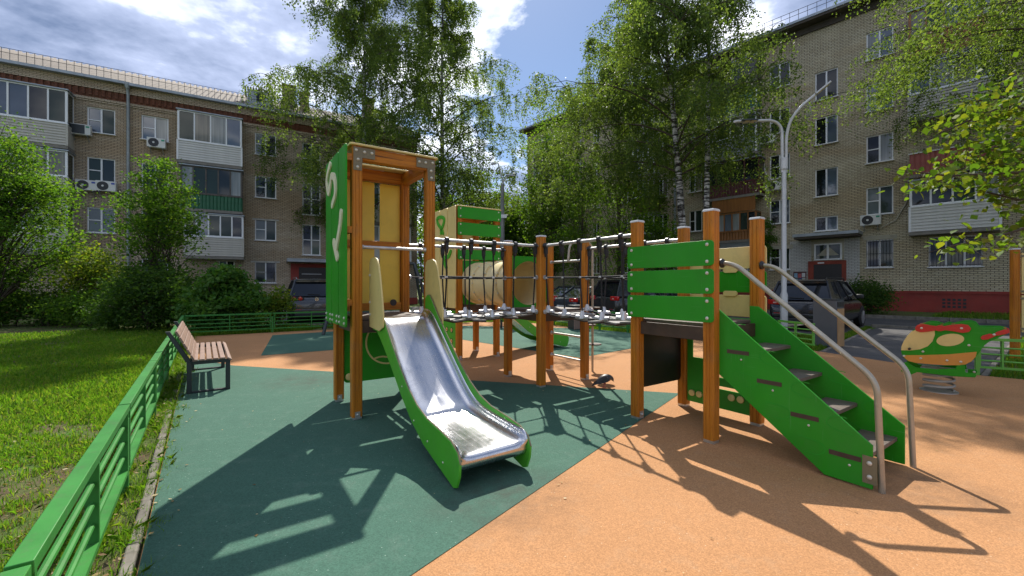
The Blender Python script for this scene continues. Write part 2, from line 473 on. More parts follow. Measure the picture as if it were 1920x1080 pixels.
def stainless():
    t = NT('stainless_chute'); v = t.coord('Object', (60, 1.6, 1.6))
    n = t.noise(v, 1.0, 8, 0.75)
    v2 = t.coord('Object'); sc = t.noise(v2, 3.5, 9, 0.78, 1.2)
    c = t.mix(t.ramp(sc, [(0.45, 0.0), (0.7, 0.55)]), (0.56, 0.56, 0.58), (0.36, 0.36, 0.38))
    r = t.math('ADD', t.math('MULTIPLY', n, 0.22), t.math('ADD', t.math('MULTIPLY', sc, 0.26), 0.0))
    m = t.base(c, r, 1.0)
    t.b.inputs['Anisotropic'].default_value = 0.5
    wv = t.n('ShaderNodeTexNoise'); wv.inputs['Scale'].default_value = 7.0; t.L.new(v2, wv.inputs['Vector'])
    t.bump(t.math('ADD', t.math('MULTIPLY', wv.outputs[0], 1.0), t.math('MULTIPLY', n, 0.12)), 0.10, 0.01)
    return m
STEEL = stainless()
RUB_G = rubber('green_rubber', (0.051, 0.122, 0.086), (0.32, 0.42, 0.34))
RUB_O = rubber('orange_rubber', (0.42, 0.21, 0.090), (0.70, 0.52, 0.34))
# ------------------------------------------------------------------ ground
def groundmat():
    t = NT('soil_and_turf'); v = t.pos()
    n1 = t.noise(v, 0.9, 8, 0.65); n2 = t.noise(v, 14, 8, 0.7)
    soil = t.mix(n2, (0.060, 0.044, 0.026), (0.17, 0.125, 0.075))
    turf = t.mix(n2, (0.045, 0.11, 0.012), (0.09, 0.18, 0.028))
    c = t.mix(t.ramp(n1, [(0.42, 0.0), (0.58, 1.0)]), soil, turf)
    litter = t.n('ShaderNodeTexVoronoi'); litter.inputs['Scale'].default_value = 26; t.L.new(v, litter.inputs['Vector'])
    sc = t.n('ShaderNodeSeparateColor'); t.L.new(litter.outputs['Color'], sc.inputs[0])
    lit = t.math('MULTIPLY', t.ramp(litter.outputs['Distance'], [(0.25, 1.0), (0.35, 0.0)]), t.ramp(sc.outputs[0], [(0.80, 0.0), (0.82, 1.0)]))
    c = t.mix(lit, c, t.mix(sc.outputs[1], (0.20, 0.12, 0.055), (0.36, 0.27, 0.14)))
    m = t.base(c, 0.95, 0, 0.15); t.bump(t.math('ADD', n2, t.math('MULTIPLY', lit, 0.5)), 0.8, 0.04)
    return m
def asphaltmat():
    t = NT('asphalt'); v = t.pos()
    g = t.noise(v, 90, 4, 0.7); b = t.noise(v, 0.7, 6, 0.6)
    c = t.mix(g, (0.035, 0.035, 0.038), (0.11, 0.108, 0.108))
    c = t.mix(t.ramp(b, [(0.4, 0.0), (0.7, 0.45)]), c, (0.14, 0.13, 0.12))
    cr = t.n('ShaderNodeTexVoronoi', feature='DISTANCE_TO_EDGE'); cr.inputs['Scale'].default_value = 0.45; t.L.new(v, cr.inputs['Vector'])
    c = t.mix(t.ramp(cr.outputs[0], [(0.0, 0.7), (0.012, 0.0)]), c, (0.02, 0.02, 0.02))
    m = t.base(c, 0.85, 0, 0.3); t.bump(g, 0.5, 0.01)
    return m
SOIL, ASPH = groundmat(), asphaltmat()
CONC = simple('concrete_kerb', (0.17, 0.155, 0.13), 0.85, var=0.3, vs_=7, bump=0.7, bs=60, dirt=0.75, spec=0.2)

def sheet(name, pts, z, mt, kind='structure'):
    mb = MB(); mb.raw([(p[0], p[1], z) for p in pts], [tuple(range(len(pts)))])
    return tag(mb.build(name, mt, smooth=0), kind=kind)
def ground():
    n = 64; mb = MB()
    ring = [(900 * math.cos(2 * math.pi * k / n), 900 * math.sin(2 * math.pi * k / n), -0.05) for k in range(n)]
    mb.raw(ring, [tuple(range(n))])
    tag(mb.build('ground', SOIL, smooth=0), kind='structure')
ground()
FD = Vector((-0.589, 0.808)).normalized()               # direction of the fence beside the lawn
FN = Vector((FD.y, -FD.x))                              # towards the playground
F0 = Vector((-2.90, 3.18)); FC = F0 + FD * 10.9         # a fence joint, the far corner
E1w = Vector((0.86, 0.51)).normalized()
def fl(t, off=0.0): return F0 + FD * t + FN * off
RUBEDGE = 0.19
BND = [fl(-5, RUBEDGE), fl(10.95, RUBEDGE), (-3.6, 15.55), (-1.2, 16.9), (0.6, 16.6), (1.7, 15.3), (2.87, 13.75), (3.6, 13.0), (6.6, 10.3), (6.85, 9.45), (7.72, 6.95), (10.2, 4.9), (14, 1), (14, -3), (0, -3.5)]
sheet('orange_rubber_ground', BND, 0.0, RUB_O)
G1 = [gnd(1275, 738), gnd(436, 685.5), fl(6.6, RUBEDGE + .004), fl(-2.35, RUBEDGE + .004), gnd(770, 1080)]
sheet('green_rubber_ground', G1, 0.004, RUB_G)
G2 = [gnd(489, 667), gnd(511, 628.6), gnd(700, 617), gnd(867, 611), gnd(1100, 616), gnd(1215, 628), gnd(1187, 653), gnd(1087, 671), gnd(867, 637), gnd(760, 646)]
sheet('green_rubber_ground', G2, 0.004, RUB_G)
ASP = [(-10.4, 18.4), (-8.7, 14.5), (-4, 17.0), (-1, 18.6), (1.6, 17.8), (3.4, 15.8), (7.2, 13.2), (9.4, 12.1), (12.85, 15.3), (20, 7.3), (34, -8), (40, -6.9), (17.7, 17.7), (5, 31.7), (-2, 39), (-5.5, 29.6), (-16.6, 23.0)]
sheet('road', ASP, -0.035, ASPH)
PATH = [(6.80, 9.42), (7.70, 6.98), (15.2, 12.68), (12.9, 14.9)]
sheet('footpath', PATH, -0.012, ASPH)
def kerb_run(name, p0, p1, h=0.11, w=0.09, ln=1.0, z0=-0.05):
    p0, p1 = Vector(p0), Vector(p1); d = p1 - p0; n = max(1, int(d.length / ln)); d.normalize()
    e = empty(name, (p0.x, p0.y, z0), math.atan2(d.y, d.x)); e['kind'] = 'structure'
    proto = None
    for i in range(n):
        if proto is None:
            proto = MB().box((0, 0, h / 2), (ln - 0.012, w, h)).build('kerb_stone', CONC, e, bevel=0.012); k = proto
        else: k = inst(proto, e)
        k.location = ((i + 0.5) * ln, random.uniform(-.006, .006), random.uniform(-.010, .004)); k.rotation_euler = (0, random.uniform(-.006, .006), random.uniform(-.008, .008))
kerb_run('kerb', fl(-3, RUBEDGE - .05), fl(10.9, RUBEDGE - .05), 0.052, 0.06)
kerb_run('kerb', (12.9, 15.2), (34, -7.9), 0.13, 0.12, z0=-0.06)
kerb_run('kerb', (39.5, -6.3), (3.0, 34.0), 0.17, 0.14, z0=-0.05)
kerb_run('kerb', (6.98, 9.5), (12.6, 14.75), 0.055, 0.08)
kerb_run('kerb', (7.78, 6.98), (15.1, 12.55), 0.055, 0.08)
kerb_run('kerb', (3.5, 15.75), (9.3, 12.15), 0.12, 0.12)
kerb_run('kerb', (-8.6, 14.55), (-1.1, 18.45), 0.12, 0.12)

# ------------------------------------------------------------------ buildings
BR_L = brick('pinkish_brick', (0.54, 0.435, 0.31), (0.43, 0.33, 0.22), (0.57, 0.49, 0.39), (0.080, 0.064, 0.046), 0.25)
BR_R = brick('beige_brick', (0.56, 0.49, 0.335), (0.45, 0.38, 0.245), (0.60, 0.54, 0.40), (0.070, 0.058, 0.040), 0.20)
BR_W = brick('whitewashed_brick', (0.55, 0.54, 0.50), (0.50, 0.49, 0.46), (0.60, 0.59, 0.56), (0.20, 0.19, 0.17), 0.25)
BR_RED = brick('red_brick_band', (0.20, 0.075, 0.042), (0.15, 0.055, 0.033), (0.22, 0.10, 0.06), (0.06, 0.04, 0.03), 0.3)
PLINTH = simple('red_plinth_paint', (0.27, 0.035, 0.024), 0.75, var=0.18, vs_=1.2, dirt=0.25, bump=0.4, bs=40)
RENDER = simple('beige_render', (0.40, 0.37, 0.28), 0.85, var=0.15, vs_=1.0, dirt=0.3)
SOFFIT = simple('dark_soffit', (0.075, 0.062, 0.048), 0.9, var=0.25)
def slate():
    t = NT('corrugated_sheet'); v = t.coord('Object')
    n = t.noise(v, 1.3, 8, 0.7); n2 = t.noise(v, 14, 6, 0.7)
    c = t.mix(n, (0.12, 0.105, 0.09), (0.27, 0.235, 0.20)); c = t.mix(t.ramp(n2, [(0.5, 0.0), (0.75, 0.5)]), c, (0.13, 0.11, 0.09))
    return t.base(c, 0.85, 0, 0.25)
SLATE = slate()
ZINC = simple('zinc_sheet', (0.33, 0.36, 0.38), 0.5, 0.5, var=0.18, vs_=2, dirt=0.2)
SID_W = simple('white_siding', (0.60, 0.585, 0.54), 0.5, var=0.06, dirt=0.12)
SID_C = simple('cream_siding', (0.47, 0.44, 0.37), 0.5, var=0.06, dirt=0.15)
SID_G = simple('grey_siding', (0.20, 0.215, 0.215), 0.5, var=0.08, dirt=0.15)
SID_GRN = simple('green_corrugated', (0.012, 0.11, 0.045), 0.5, var=0.25, vs_=3, dirt=0.3)
SID_PINK = simple('pink_corrugated', (0.36, 0.10, 0.085), 0.55, var=0.15, dirt=0.25)
SID_MAR = simple('maroon_panel', (0.085, 0.016, 0.015), 0.5, var=0.2, dirt=0.2)
SID_WOOD = simple('varnished_board', (0.26, 0.10, 0.020), 0.5, var=0.25, vs_=2, stretch=(6, 6, 0.6), dirt=0.25)
SID_DK = simple('weathered_dark_board', (0.075, 0.06, 0.048), 0.8, var=0.3, dirt=0.3)
SID_TEAL = simple('teal_panel', (0.010, 0.10, 0.085), 0.5, var=0.2, dirt=0.2)
DKWOOD = simple('dark_window_wood', (0.10, 0.085, 0.07), 0.7, var=0.3, dirt=0.3)
GL = [glass('glass_dark', (0.008, 0.010, 0.011), spec=.5), glass('glass_sky_tint', (0.07, 0.09, 0.12), spec=1.0), glass('glass_green', (0.022, 0.036, 0.024), spec=.4),  # second pane: reflected sky painted into its lighter bluish base
      glass('glass_curtain', (0.2, 0.2, 0.2), 0.05, (0.30, 0.31, 0.29)), glass('glass_blind', (0.10, 0.125, 0.12), 0.05), glass('glass_curtain_warm', (0.2, 0.2, 0.2), 0.05, (0.24, 0.21, 0.15))]
DOORM = simple('dark_door_steel', (0.022, 0.017, 0.016), 0.45, 0.1, var=0.2)
IRON = simple('window_iron', (0.03, 0.03, 0.032), 0.5, 0.3)

class Facade:
    def __init__(s, O, y_in):
        s.O = Vector(O); s.y = Vector(y_in).normalized(); s.x = Vector((s.y.y, -s.y.x)); s.rz = math.atan2(s.x.y, s.x.x)
    def t(s, px, off=0.0):
        k = (px - HX) / FPX; O = s.O - s.y * off
        return (k * O.y - O.x) / (s.x.x - k * s.x.y)
    def Y(s, px, off=0.0):
        O = s.O - s.y * off; return O.y + s.x.y * s.t(px, off)
    def z(s, px, py, off=0.0): return CH - (py - HY) * s.Y(px, off) / FPX

_wc = {}
def window(root, x0, x1, z0, z1, splits=(0.5,), bars=(0,), fm=None, sill=True, grille=False, rec=0.10, seed=0, frame=0.06, panes=None, name='window'):
    fm = fm or WHITEP; w, h = round(x1 - x0, 2), round(z1 - z0, 2)
    key = (w, h, splits, bars, fm.name, frame)
    rnd = random.Random(seed * 31 + int(x0 * 97) + int(z0 * 13))
    if key not in _wc:
        mb = MB(); f = frame; D = 0.07
        mb.box((0, 0, h - f / 2), (w, D, f)); mb.box((0, 0, f / 2), (w, D, f))
        mb.box((-w / 2 + f / 2, 0, h / 2), (f, D, h - 2 * f)); mb.box((w / 2 - f / 2, 0, h / 2), (f, D, h - 2 * f))
        xs = [-w / 2 + f] + [-w / 2 + w * s_ for s_ in splits] + [w / 2 - f]
        for s_ in splits: mb.box((-w / 2 + w * s_, -0.004, h / 2), (f * 1.25, D + 0.012, h - 2 * f))
        ps = []
        for i in range(len(xs) - 1):
            a, b = xs[i] + (f * .625 if i else 0), xs[i + 1] - (f * .625 if i < len(xs) - 2 else 0)
            if i in bars: mb.box(((a + b) / 2, 0, h * 0.5), (b - a, D * 0.8, 0.05))
            mp = MB().box((0, 0, 0), (b - a + 0.01, 0.012, h - 2 * f + 0.01)).mesh('pane', GL[0], 0)
            ps.append((mp, (a + b) / 2))
        ms = MB().box((0, -0.02, -0.02), (w + 0.10, 0.22, 0.035)).mesh('sill', WHITEP, 0)
        mg = MB()
        nb = int(w / 0.13)
        for i in range(nb + 1): mg.box((-w / 2 + 0.03 + i * (w - 0.06) / nb, 0, h / 2), (0.014, 0.014, h - 0.04))
        for q in (0.06, 0.5, 0.94): mg.box((0, -0.012, h * q), (w - 0.02, 0.01, 0.02))
        _wc[key] = (mb.mesh(name, fm, 0), ps, ms, mg.mesh('window_grille', IRON, 0))
    fm_, ps, ms, mg = _wc[key]
    o = link(bpy.data.objects.new(name, fm_), root); o.location = ((x0 + x1) / 2, rec, z0)
    for i, (mp, xx) in enumerate(ps):
        k = panes[i % len(panes)] if panes else rnd.choice((0, 0, 1, 1, 2, 0, 4, 5, 0, 3))
        p = link(bpy.data.objects.new('pane', mp), o); p.location = (xx, 0.02, h / 2)
        p.rotation_euler = (rnd.uniform(-.012, .012), 0, rnd.uniform(-.02, .02))
        if k:
            p.material_slots[0].link = 'OBJECT'; p.material_slots[0].material = GL[k]
    if sill:
        s_ = link(bpy.data.objects.new('sill', ms), o); s_.location = (0, -rec - 0.01, 0)
    if grille:
        g = link(bpy.data.objects.new('grille', mg), o); g.location = (0, -rec + 0.015, 0)
    return o

def wall_holes(mb, x0, x1, z0, z1, holes, rec):
    xs = sorted({x0, x1, *[h[0] for h in holes], *[h[1] for h in holes]}); zs = sorted({z0, z1, *[h[2] for h in holes], *[h[3] for h in holes]})
    xs = [x for x in xs if x0 <= x <= x1]; zs = [z for z in zs if z0 <= z <= z1]
    for i in range(len(xs) - 1):
        cx = (xs[i] + xs[i + 1]) / 2; run = None
        for j in range(len(zs) - 1):
            cz = (zs[j] + zs[j + 1]) / 2
            inside = any(h[0] < cx < h[1] and h[2] < cz < h[3] for h in holes)
            if not inside:
                mb.raw([(xs[i], 0, zs[j]), (xs[i + 1], 0, zs[j]), (xs[i + 1], 0, zs[j + 1]), (xs[i], 0, zs[j + 1])], [(0, 1, 2, 3)])
    for (a, b, c, d) in holes:
        mb.raw([(a, 0, c), (a, rec, c), (a, rec, d), (a, 0, d)], [(0, 1, 2, 3)]); mb.raw([(b, 0, c), (b, 0, d), (b, rec, d), (b, rec, c)], [(0, 1, 2, 3)])
        mb.raw([(a, 0, c), (b, 0, c), (b, rec, c), (a, rec, c)], [(0, 1, 2, 3)]); mb.raw([(a, 0, d), (a, rec, d), (b, rec, d), (b, 0, d)], [(0, 1, 2, 3)])

def balcony(root, x0, x1, zf, dep=0.95, par=1.12, top=2.5, mt=SID_W, boards='h', glazed=True, gm=WHITEP, n=4, roof=True, panes=None, label=None, gap_open=None):
    """slab is the part; boards, posts, glazing its sub-parts"""
    w = x1 - x0
    sl = MB(); sl.box((0, -dep / 2, -0.09), (w + 0.06, dep + 0.05, 0.16))
    b = sl.build('balcony', simple_cache('balcony_slab', (0.22, 0.20, 0.17)), root, ((x0 + x1) / 2, 0, zf), smooth=0)
    if label: b['label'] = label
    yf = -dep
    if boards == 'h':
        nb = 8; bh = par / nb; pr = None
        mh = MB(); mh.prism([(0, 0), (0.040, 0.008), (0.010, bh), (0, bh)], w, Matrix(((0, 0, 1, -w / 2), (-1, 0, 0, 0), (0, 1, 0, 0), (0, 0, 0, 1))))
        me = mh.mesh('siding_board', mt, 0)
        for i in range(nb):
            q = link(bpy.data.objects.new('siding_board', me), b); q.location = (0, yf, i * bh)
        for sx in (-1, 1):
            ms = MB()
            for i in range(nb): ms.box((sx * (w / 2 + (0.004 if i % 2 else 0)), -dep / 2, (i + .5) * bh), (0.03, dep, bh - 0.012))
            ms.build('side_siding', mt, b, smooth=0)
        for sx in (-1, 1): MB().box((sx * w / 2, yf - 0.02, par / 2), (0.09, 0.06, par + 0.02)).build('corner_trim', WHITEP if mt is not SID_C else SID_C, b, smooth=0)
    else:
        nv = int(w / 0.17); pw = w / nv
        me = MB().prism([(-pw / 2, 0), (-pw * .2, -0.028), (pw * .2, -0.028), (pw / 2, 0), (pw / 2, 0.012), (-pw / 2, 0.012)], par).mesh('parapet_board', mt, 0)
        for i in range(nv):
            q = link(bpy.data.objects.new('parapet_board', me), b); q.location = (-w / 2 + (i + .5) * pw, yf, 0)
        for sx in (-1, 1): MB().box((sx * w / 2, -dep / 2, par / 2), (0.025, dep, par)).build('side_panel', mt, b, smooth=0)
    cap = MB().box((0, yf, par + 0.02), (w + 0.10, 0.12, 0.045))
    cap.build('parapet_rail', gm, b, smooth=0)
    if glazed:
        h = top - par - 0.05
        f = MB(); fw = 0.065
        f.box((0, yf + 0.03, par + 0.05 + fw / 2), (w, 0.06, fw)); f.box((0, yf + 0.03, top - fw / 2), (w, 0.06, fw))
        xs = [-w / 2 + w * i / n for i in range(n + 1)]
        for i, x in enumerate(xs): f.box((max(min(x, w / 2 - fw / 2), -w / 2 + fw / 2), yf + 0.028, par + 0.05 + h / 2), (fw * (1.5 if i in (0, n) else 1.1), 0.07, h - 2 * fw))
        for sx in (-1, 1):
            f.box((sx * (w / 2 - 0.035), -0.05, par + 0.05 + h / 2), (0.06, 0.06, h)); f.box((sx * (w / 2 - 0.035), -dep / 2, top - fw / 2), (0.06, dep - .12, fw))
        f.build('glazing_frame', gm, b, smooth=0)
        me = MB().box((0, 0, 0), (w / n - fw, 0.012, h - 2 * fw + .01)).mesh('pane', GL[0], 0)
        rnd = random.Random(int(x0 * 77 + zf * 5))
        for i in range(n):
            if gap_open is not None and i == gap_open: continue
            p = link(bpy.data.objects.new('pane', me), b); p.location = ((xs[i] + xs[i + 1]) / 2, yf + 0.035, par + 0.05 + h / 2)
            p.rotation_euler = (0, 0, rnd.uniform(-.02, .02))
            k = panes[i % len(panes)] if panes else rnd.choice((0, 1, 2, 3, 4, 5, 2))
            if k: p.material_slots[0].link = 'OBJECT'; p.material_slots[0].material = GL[k]
        for sx in (-1, 1): MB().box((sx * (w / 2 - 0.03), -dep / 2, par + 0.05 + h / 2), (0.012, dep - 0.1, h - fw)).build('side_pane', GL[2], b, smooth=0)
    if roof:
        MB().box((0, -dep / 2 - 0.03, top + 0.04), (w + 0.14, dep + 0.12, 0.06)).build('balcony_roof', ZINC, b, smooth=0)
    return b
_sc = {}
def simple_cache(name, c, **k):
    if name not in _sc: _sc[name] = simple(name, c, 0.85, var=0.2, **k)
    return _sc[name]

ACW = simple('ac_casing', (0.66, 0.65, 0.60), 0.5, var=0.06, dirt=0.2)
ACB = simple('ac_blue_label', (0.02, 0.05, 0.35), 0.4)
ACG = simple('ac_green_label', (0.02, 0.30, 0.16), 0.4)
def aircon(fc, root_rz, px, py, label, w=0.85, h=0.56, badge=None, fan=True, off=0.0):
    t = fc.t(px, 0.2 + off); P = fc.O + fc.x * t - fc.y * (0.0 + off); z = fc.z(px, py, 0.2 + off) - h / 2
    e = empty('air_conditioner', (P.x, P.y, z), fc.rz, label, 'air conditioner', 'air conditioners hung on the brick walls')
    MB().box((0, -0.24, h / 2), (w, 0.32, h)).build('casing', ACW, e, bevel=0.02)
    if fan:
        m = Matrix.Translation((-w * .14, -0.401, h / 2)) @ Matrix.Rotation(R(90), 4, 'X')
        g = MB().lathe([(h * .43, 0), (h * .43, 0.012), (h * .40, 0.012)], 20, m).build('fan_grille', BLACK, e)
        m2 = Matrix.Translation((-w * .14, -0.413, h / 2)) @ Matrix.Rotation(R(90), 4, 'X')
        MB().lathe([(h * .10, 0), (h * .09, 0.012)], 12, m2).build('fan_hub', ACW, g)
    else:
        MB().box((-w * .12, -0.405, h / 2), (w * .70, 0.012, h * .86)).build('fan_grille', ANTH, e)
    if badge: MB().box((w * .36, -0.404, h * .78), (w * .17, 0.010, h * .16)).build('badge', badge, e)
    for sx in (-1, 1): MB().box((sx * w * .33, -0.21, -0.02), (0.04, 0.42, 0.04)).bar((sx * w * .33, -0.38, -0.03), (sx * w * .33, -0.02, -0.28), 0.03, 0.03).build('bracket', ZINC, e)

# ---- left building: four storeys of pinkish brick
FL = Facade((-16.1, 27.75), (-0.509, 0.861))
def left_building():
    e = empty('apartment_block', (FL.O.x, FL.O.y, -0.05), FL.rz, 'four storey pinkish brick block behind the lawn, with corrugated roof', 'building', 'brick apartment blocks')
    T0, T1, EZ, DP = FL.t(-160) - 17.0, FL.t(782), 12.95, 12.0
    C = [2.35, 5.13, 7.91, 10.70]; H = 1.42
    holes, wins = [], []
    def W(p0, p1, zc, h=H, **k):
        a, b = FL.t(p0), FL.t(p1); r = (a, b, zc - h / 2, zc + h / 2); holes.append(r); wins.append((r, k))
    for i, zc in enumerate(C):
        W(478, 518, zc, bars=(0,), grille=(i == 0), panes=((2, 0), (4, 2), (0, 2), (4, 0))[i]);
        W(163, 216, zc, bars=(0,), panes=((2, 2), (4, 4), (2, 0), (1, 2))[i]); W(265, 316, zc, bars=(0,), panes=((0, 1), (0, 2), (0, 0), (1, 3))[i])
        W(648, 690, zc, bars=(1,))
    W(410, 440, C[0], bars=())
    for zc in C:      # the block goes on beyond the left edge of the picture
        for k in (1.5, 4.6, 10.2, 13.6):
            a = FL.t(-160) - k; r = (a - 1.5, a, zc - H / 2, zc + H / 2); holes.append(r); wins.append((r, dict(bars=(0,))))
    W(700, 760, C[1], splits=(.33, .66)); W(700, 760, C[2], splits=(.33, .66)); W(700, 760, C[3], splits=(.33, .66))
    for i, (y0, y1) in enumerate(((285, 325), (342, 402), (420, 477), (497, 512))):
        za, zb = FL.z(583, y1), FL.z(583, y0)
        if i == 0: zb = za + 2.1
        a, b = FL.t(567), FL.t(601); holes.append((a, b, za, zb)); wins.append(((a, b, za, zb), dict(bars=(0, 1) if i < 3 else (), panes=(0, 2, 0) if i < 3 else (2,), splits=(.5,) if i < 3 else ())))
    wl = MB(); wall_holes(wl, T0, T1, 0.5, EZ, holes, 0.22)
    wl.raw([(T1, 0, 0), (T1, DP, 0), (T1, DP, EZ), (T1, 0, EZ)], [(0, 1, 2, 3)])
    wl.raw([(T1, DP / 2, EZ + 2.9), (T1, 0, EZ), (T1, DP, EZ)], [(0, 1, 2)])
    wl.raw([(T0, DP, 0), (T1, DP, 0), (T1, DP, EZ), (T0, DP, EZ)], [(0, 1, 2, 3)]); wl.raw([(T0, 0, 0), (T0, DP, 0), (T0, DP, EZ), (T0, 0, EZ)], [(0, 1, 2, 3)])
    wl.build('wall', BR_L, e, smooth=0, uv=True)
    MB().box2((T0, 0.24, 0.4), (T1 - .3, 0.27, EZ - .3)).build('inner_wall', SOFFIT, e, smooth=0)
    MB().box2((T0, -0.06, 0), (T1 + .02, 0.0, 0.52)).build('plinth', PLINTH, e, smooth=0)
    for (r, k) in wins: window(e, *r, **k)
    # cornice: projecting courses and a red dentil band
    co = MB(); co.box2((T0, -0.16, EZ - .55), (T1, 0, EZ - .02)); co.box2((T0, -0.10, EZ - 1.15), (T1, 0, EZ - 1.04)); co.box2((T0, -0.05, EZ - 1.26), (T1, 0, EZ - 1.15))
    co.build('cornice', BR_L, e, smooth=0, uv=True)
    MB().box2((T0, -0.07, EZ - 1.04), (T1, 0, EZ - .55)).build('red_band', BR_RED, e, smooth=0, uv=True)
    de = MB()
    x = FL.t(-20)
    while x < FL.t(560): de.box((x, -0.10, EZ - .74), (0.13, 0.07, 0.38)); x += 0.27
    de.build('dentil_course', BR_RED, e, smooth=0, uv=True)
    # corrugated roof
    nx = int((T1 - T0 + .6) / 0.0375); xs = np.linspace(T0, T1 + .3, nx)
    rows = [(-0.35, EZ - 0.02), (1.5, EZ + .86), (3.4, EZ + 1.76), (6.0, EZ + 3.0), (9.0, EZ + 1.55), (12.3, EZ - .03)]
    V = []; 
    for j, (y, z) in enumerate(rows):
        zz = z + 0.055 * np.sin(xs * 2 * np.pi / 0.30); V.append(np.stack([xs, np.full(nx, y), zz], 1))
    V = np.concatenate(V); i = np.arange(nx - 1); F = np.concatenate([np.stack([j * nx + i, j * nx + i + 1, (j + 1) * nx + i + 1, (j + 1) * nx + i], 1) for j in range(len(rows) - 1)])
    link(bpy.data.objects.new('roof', np_mesh('roof', V, F, SLATE, True)), e)
    # gutter, drainpipes
    MB().box2((T0, -0.46, EZ - .10), (FL.t(238), -0.16, EZ + .05)).box2((FL.t(246), -0.46, EZ - .14), (T1, -0.16, EZ + .01)).build('gutter', ZINC, e, smooth=0)
    for px in (241.5,):
        t = FL.t(px); dp = MB().tube([(t, -0.13, 0.4), (t, -0.13, EZ - .6), (t, -0.30, EZ - .25)], 0.075, 10)
        dp.lathe([(0.09, 0), (0.17, 0.22), (0.17, 0.34)], 10, Matrix.Translation((t, -0.30, EZ - .30)))
        for z in np.arange(1.5, EZ - 1, 1.25): dp.lathe([(0.088, 0), (0.088, 0.05)], 10, Matrix.Translation((t, -0.13, z)))
        dp.build('drainpipe', ZINC, e)
    # thin railing along the eaves
    rl = MB(); x = FL.t(-30)
    while x < FL.t(560): rl.box((x, -0.02, EZ + .42), (0.018, 0.018, .75)); x += 0.30
    for z in (EZ + .78, EZ + .55): rl.box2((FL.t(-30), -0.03, z), (FL.t(560), -0.01, z + .018))
    rl.build('roof_railing', IRON, e, smooth=0)
    # dormer, chimneys
    t = FL.t(488); d = MB().box((t, 1.5, EZ + .95), (1.45, 1.7, 1.0)).build('dormer', ZINC, e, smooth=0)
    mw = MB().box((t, 0.62, EZ + 1.0), (0.45, 0.06, 0.5)).build('dormer_window', GL[0], d, smooth=0)
    rr = MB()
    for i in range(12): rr.tube([(t - .85 + i * .155, 0.5, EZ + 1.5), (t - .85 + i * .155, 2.6, EZ + 1.62)], 0.06, 6)
    rr.build('dormer_roof', SLATE, d)
    for px, w, hh in ((541, 0.75, 2.0), (571, .55, 1.7), (690, .8, 2.3)):
        t = FL.t(px, -2); c = MB().box((t, 2.0, EZ + .6 + hh / 2), (w, 0.6, hh)).build('chimney', BR_L, e, smooth=0, uv=True)
        MB().box((t, 2.0, EZ + .6 + hh + .05), (w + .15, .75, .1)).build('chimney_cap', BR_RED, c, smooth=0, uv=True)
    # balconies
    def B(p0, p1, zf, **k): balcony(e, FL.t(p0, .95), FL.t(p1, .95), zf, **k)
    B(333, 453, 8.85, mt=SID_W, n=4, panes=(2, 5, 3, 1), top=2.9, label='white sided glazed balcony on the top floor')
    B(338, 454, 6.05, mt=SID_GRN, boards='v', gm=DKWOOD, n=5, panes=(3, 2, 2, 0, 3), par=.85, label='old balcony with green corrugated parapet and dark wooden glazing')
    B(345, 456, 3.25, mt=SID_C, n=5, panes=(0, 1, 2, 2, 0), label='cream sided balcony of the second storey')
    B(-110, 126, 8.85, mt=SID_C, n=6, panes=(2, 0, 1, 1, 0, 2), top=2.9, label='long cream sided balcony under the eaves at the left')
    B(-110, 126, 6.05, mt=SID_C, n=6, top=2.5); B(-110, 126, 3.25, mt=SID_C, n=6)
    B(690, 770, 6.05, mt=SID_C, n=4); B(690, 770, 3.25, mt=SID_W, n=4)
    # entrance canopy and doorway under the stair windows
    ca = MB().box2((FL.t(537), -1.3, 3.02), (FL.t(640), 0, 3.18)).box2((FL.t(537), -1.32, 3.18), (FL.t(640), 0.0, 3.24)).build('canopy', ZINC, e, smooth=0)
    do = MB().box2((FL.t(560), -0.09, 0.0), (FL.t(612), -0.02, 2.7)).build('door', DOORM, e, smooth=0)
    MB().box2((FL.t(545), -0.14, 0.0), (FL.t(560), -0.01, 2.95)).box2((FL.t(612), -0.14, 0), (FL.t(625), -0.01, 2.95)).box2((FL.t(560), -0.13, 2.7), (FL.t(612), -0.01, 2.95)).build('door_frame', PLINTH, do, smooth=0)
    # pale lintels
    for (a, b, y) in ((473, 523, 412), (470, 525, 491), (405, 443, 489)):
        z = FL.z((a + b) / 2, y); MB().box2((FL.t(a), -0.03, z), (FL.t(b), 0.01, z + .1)).build('lintel', simple_cache('pale_lintel', (.42, .40, .36)), e, smooth=0)
    # service cable along the wall
    MB().tube([(FL.t(120), -.03, 7.0), (FL.t(250), -.03, 6.85), (FL.t(330), -.03, 6.9)], 0.012, 5).build('cable', IRON, e)
    return e
left_building()
aircon(FL, 0, 152, 244, 'dark fronted air conditioner beside the top floor window next to the long cream balcony', badge=ACG, fan=False)
aircon(FL, 0, 294, 269, 'air conditioner with round fan under the top floor window beside the white balcony', badge=ACG)
aircon(FL, 0, 163, 348, 'left one of two air conditioners with blue badges under one window', badge=ACB)
aircon(FL, 0, 200, 350, 'right one of two air conditioners with blue badges under one window', badge=ACB)

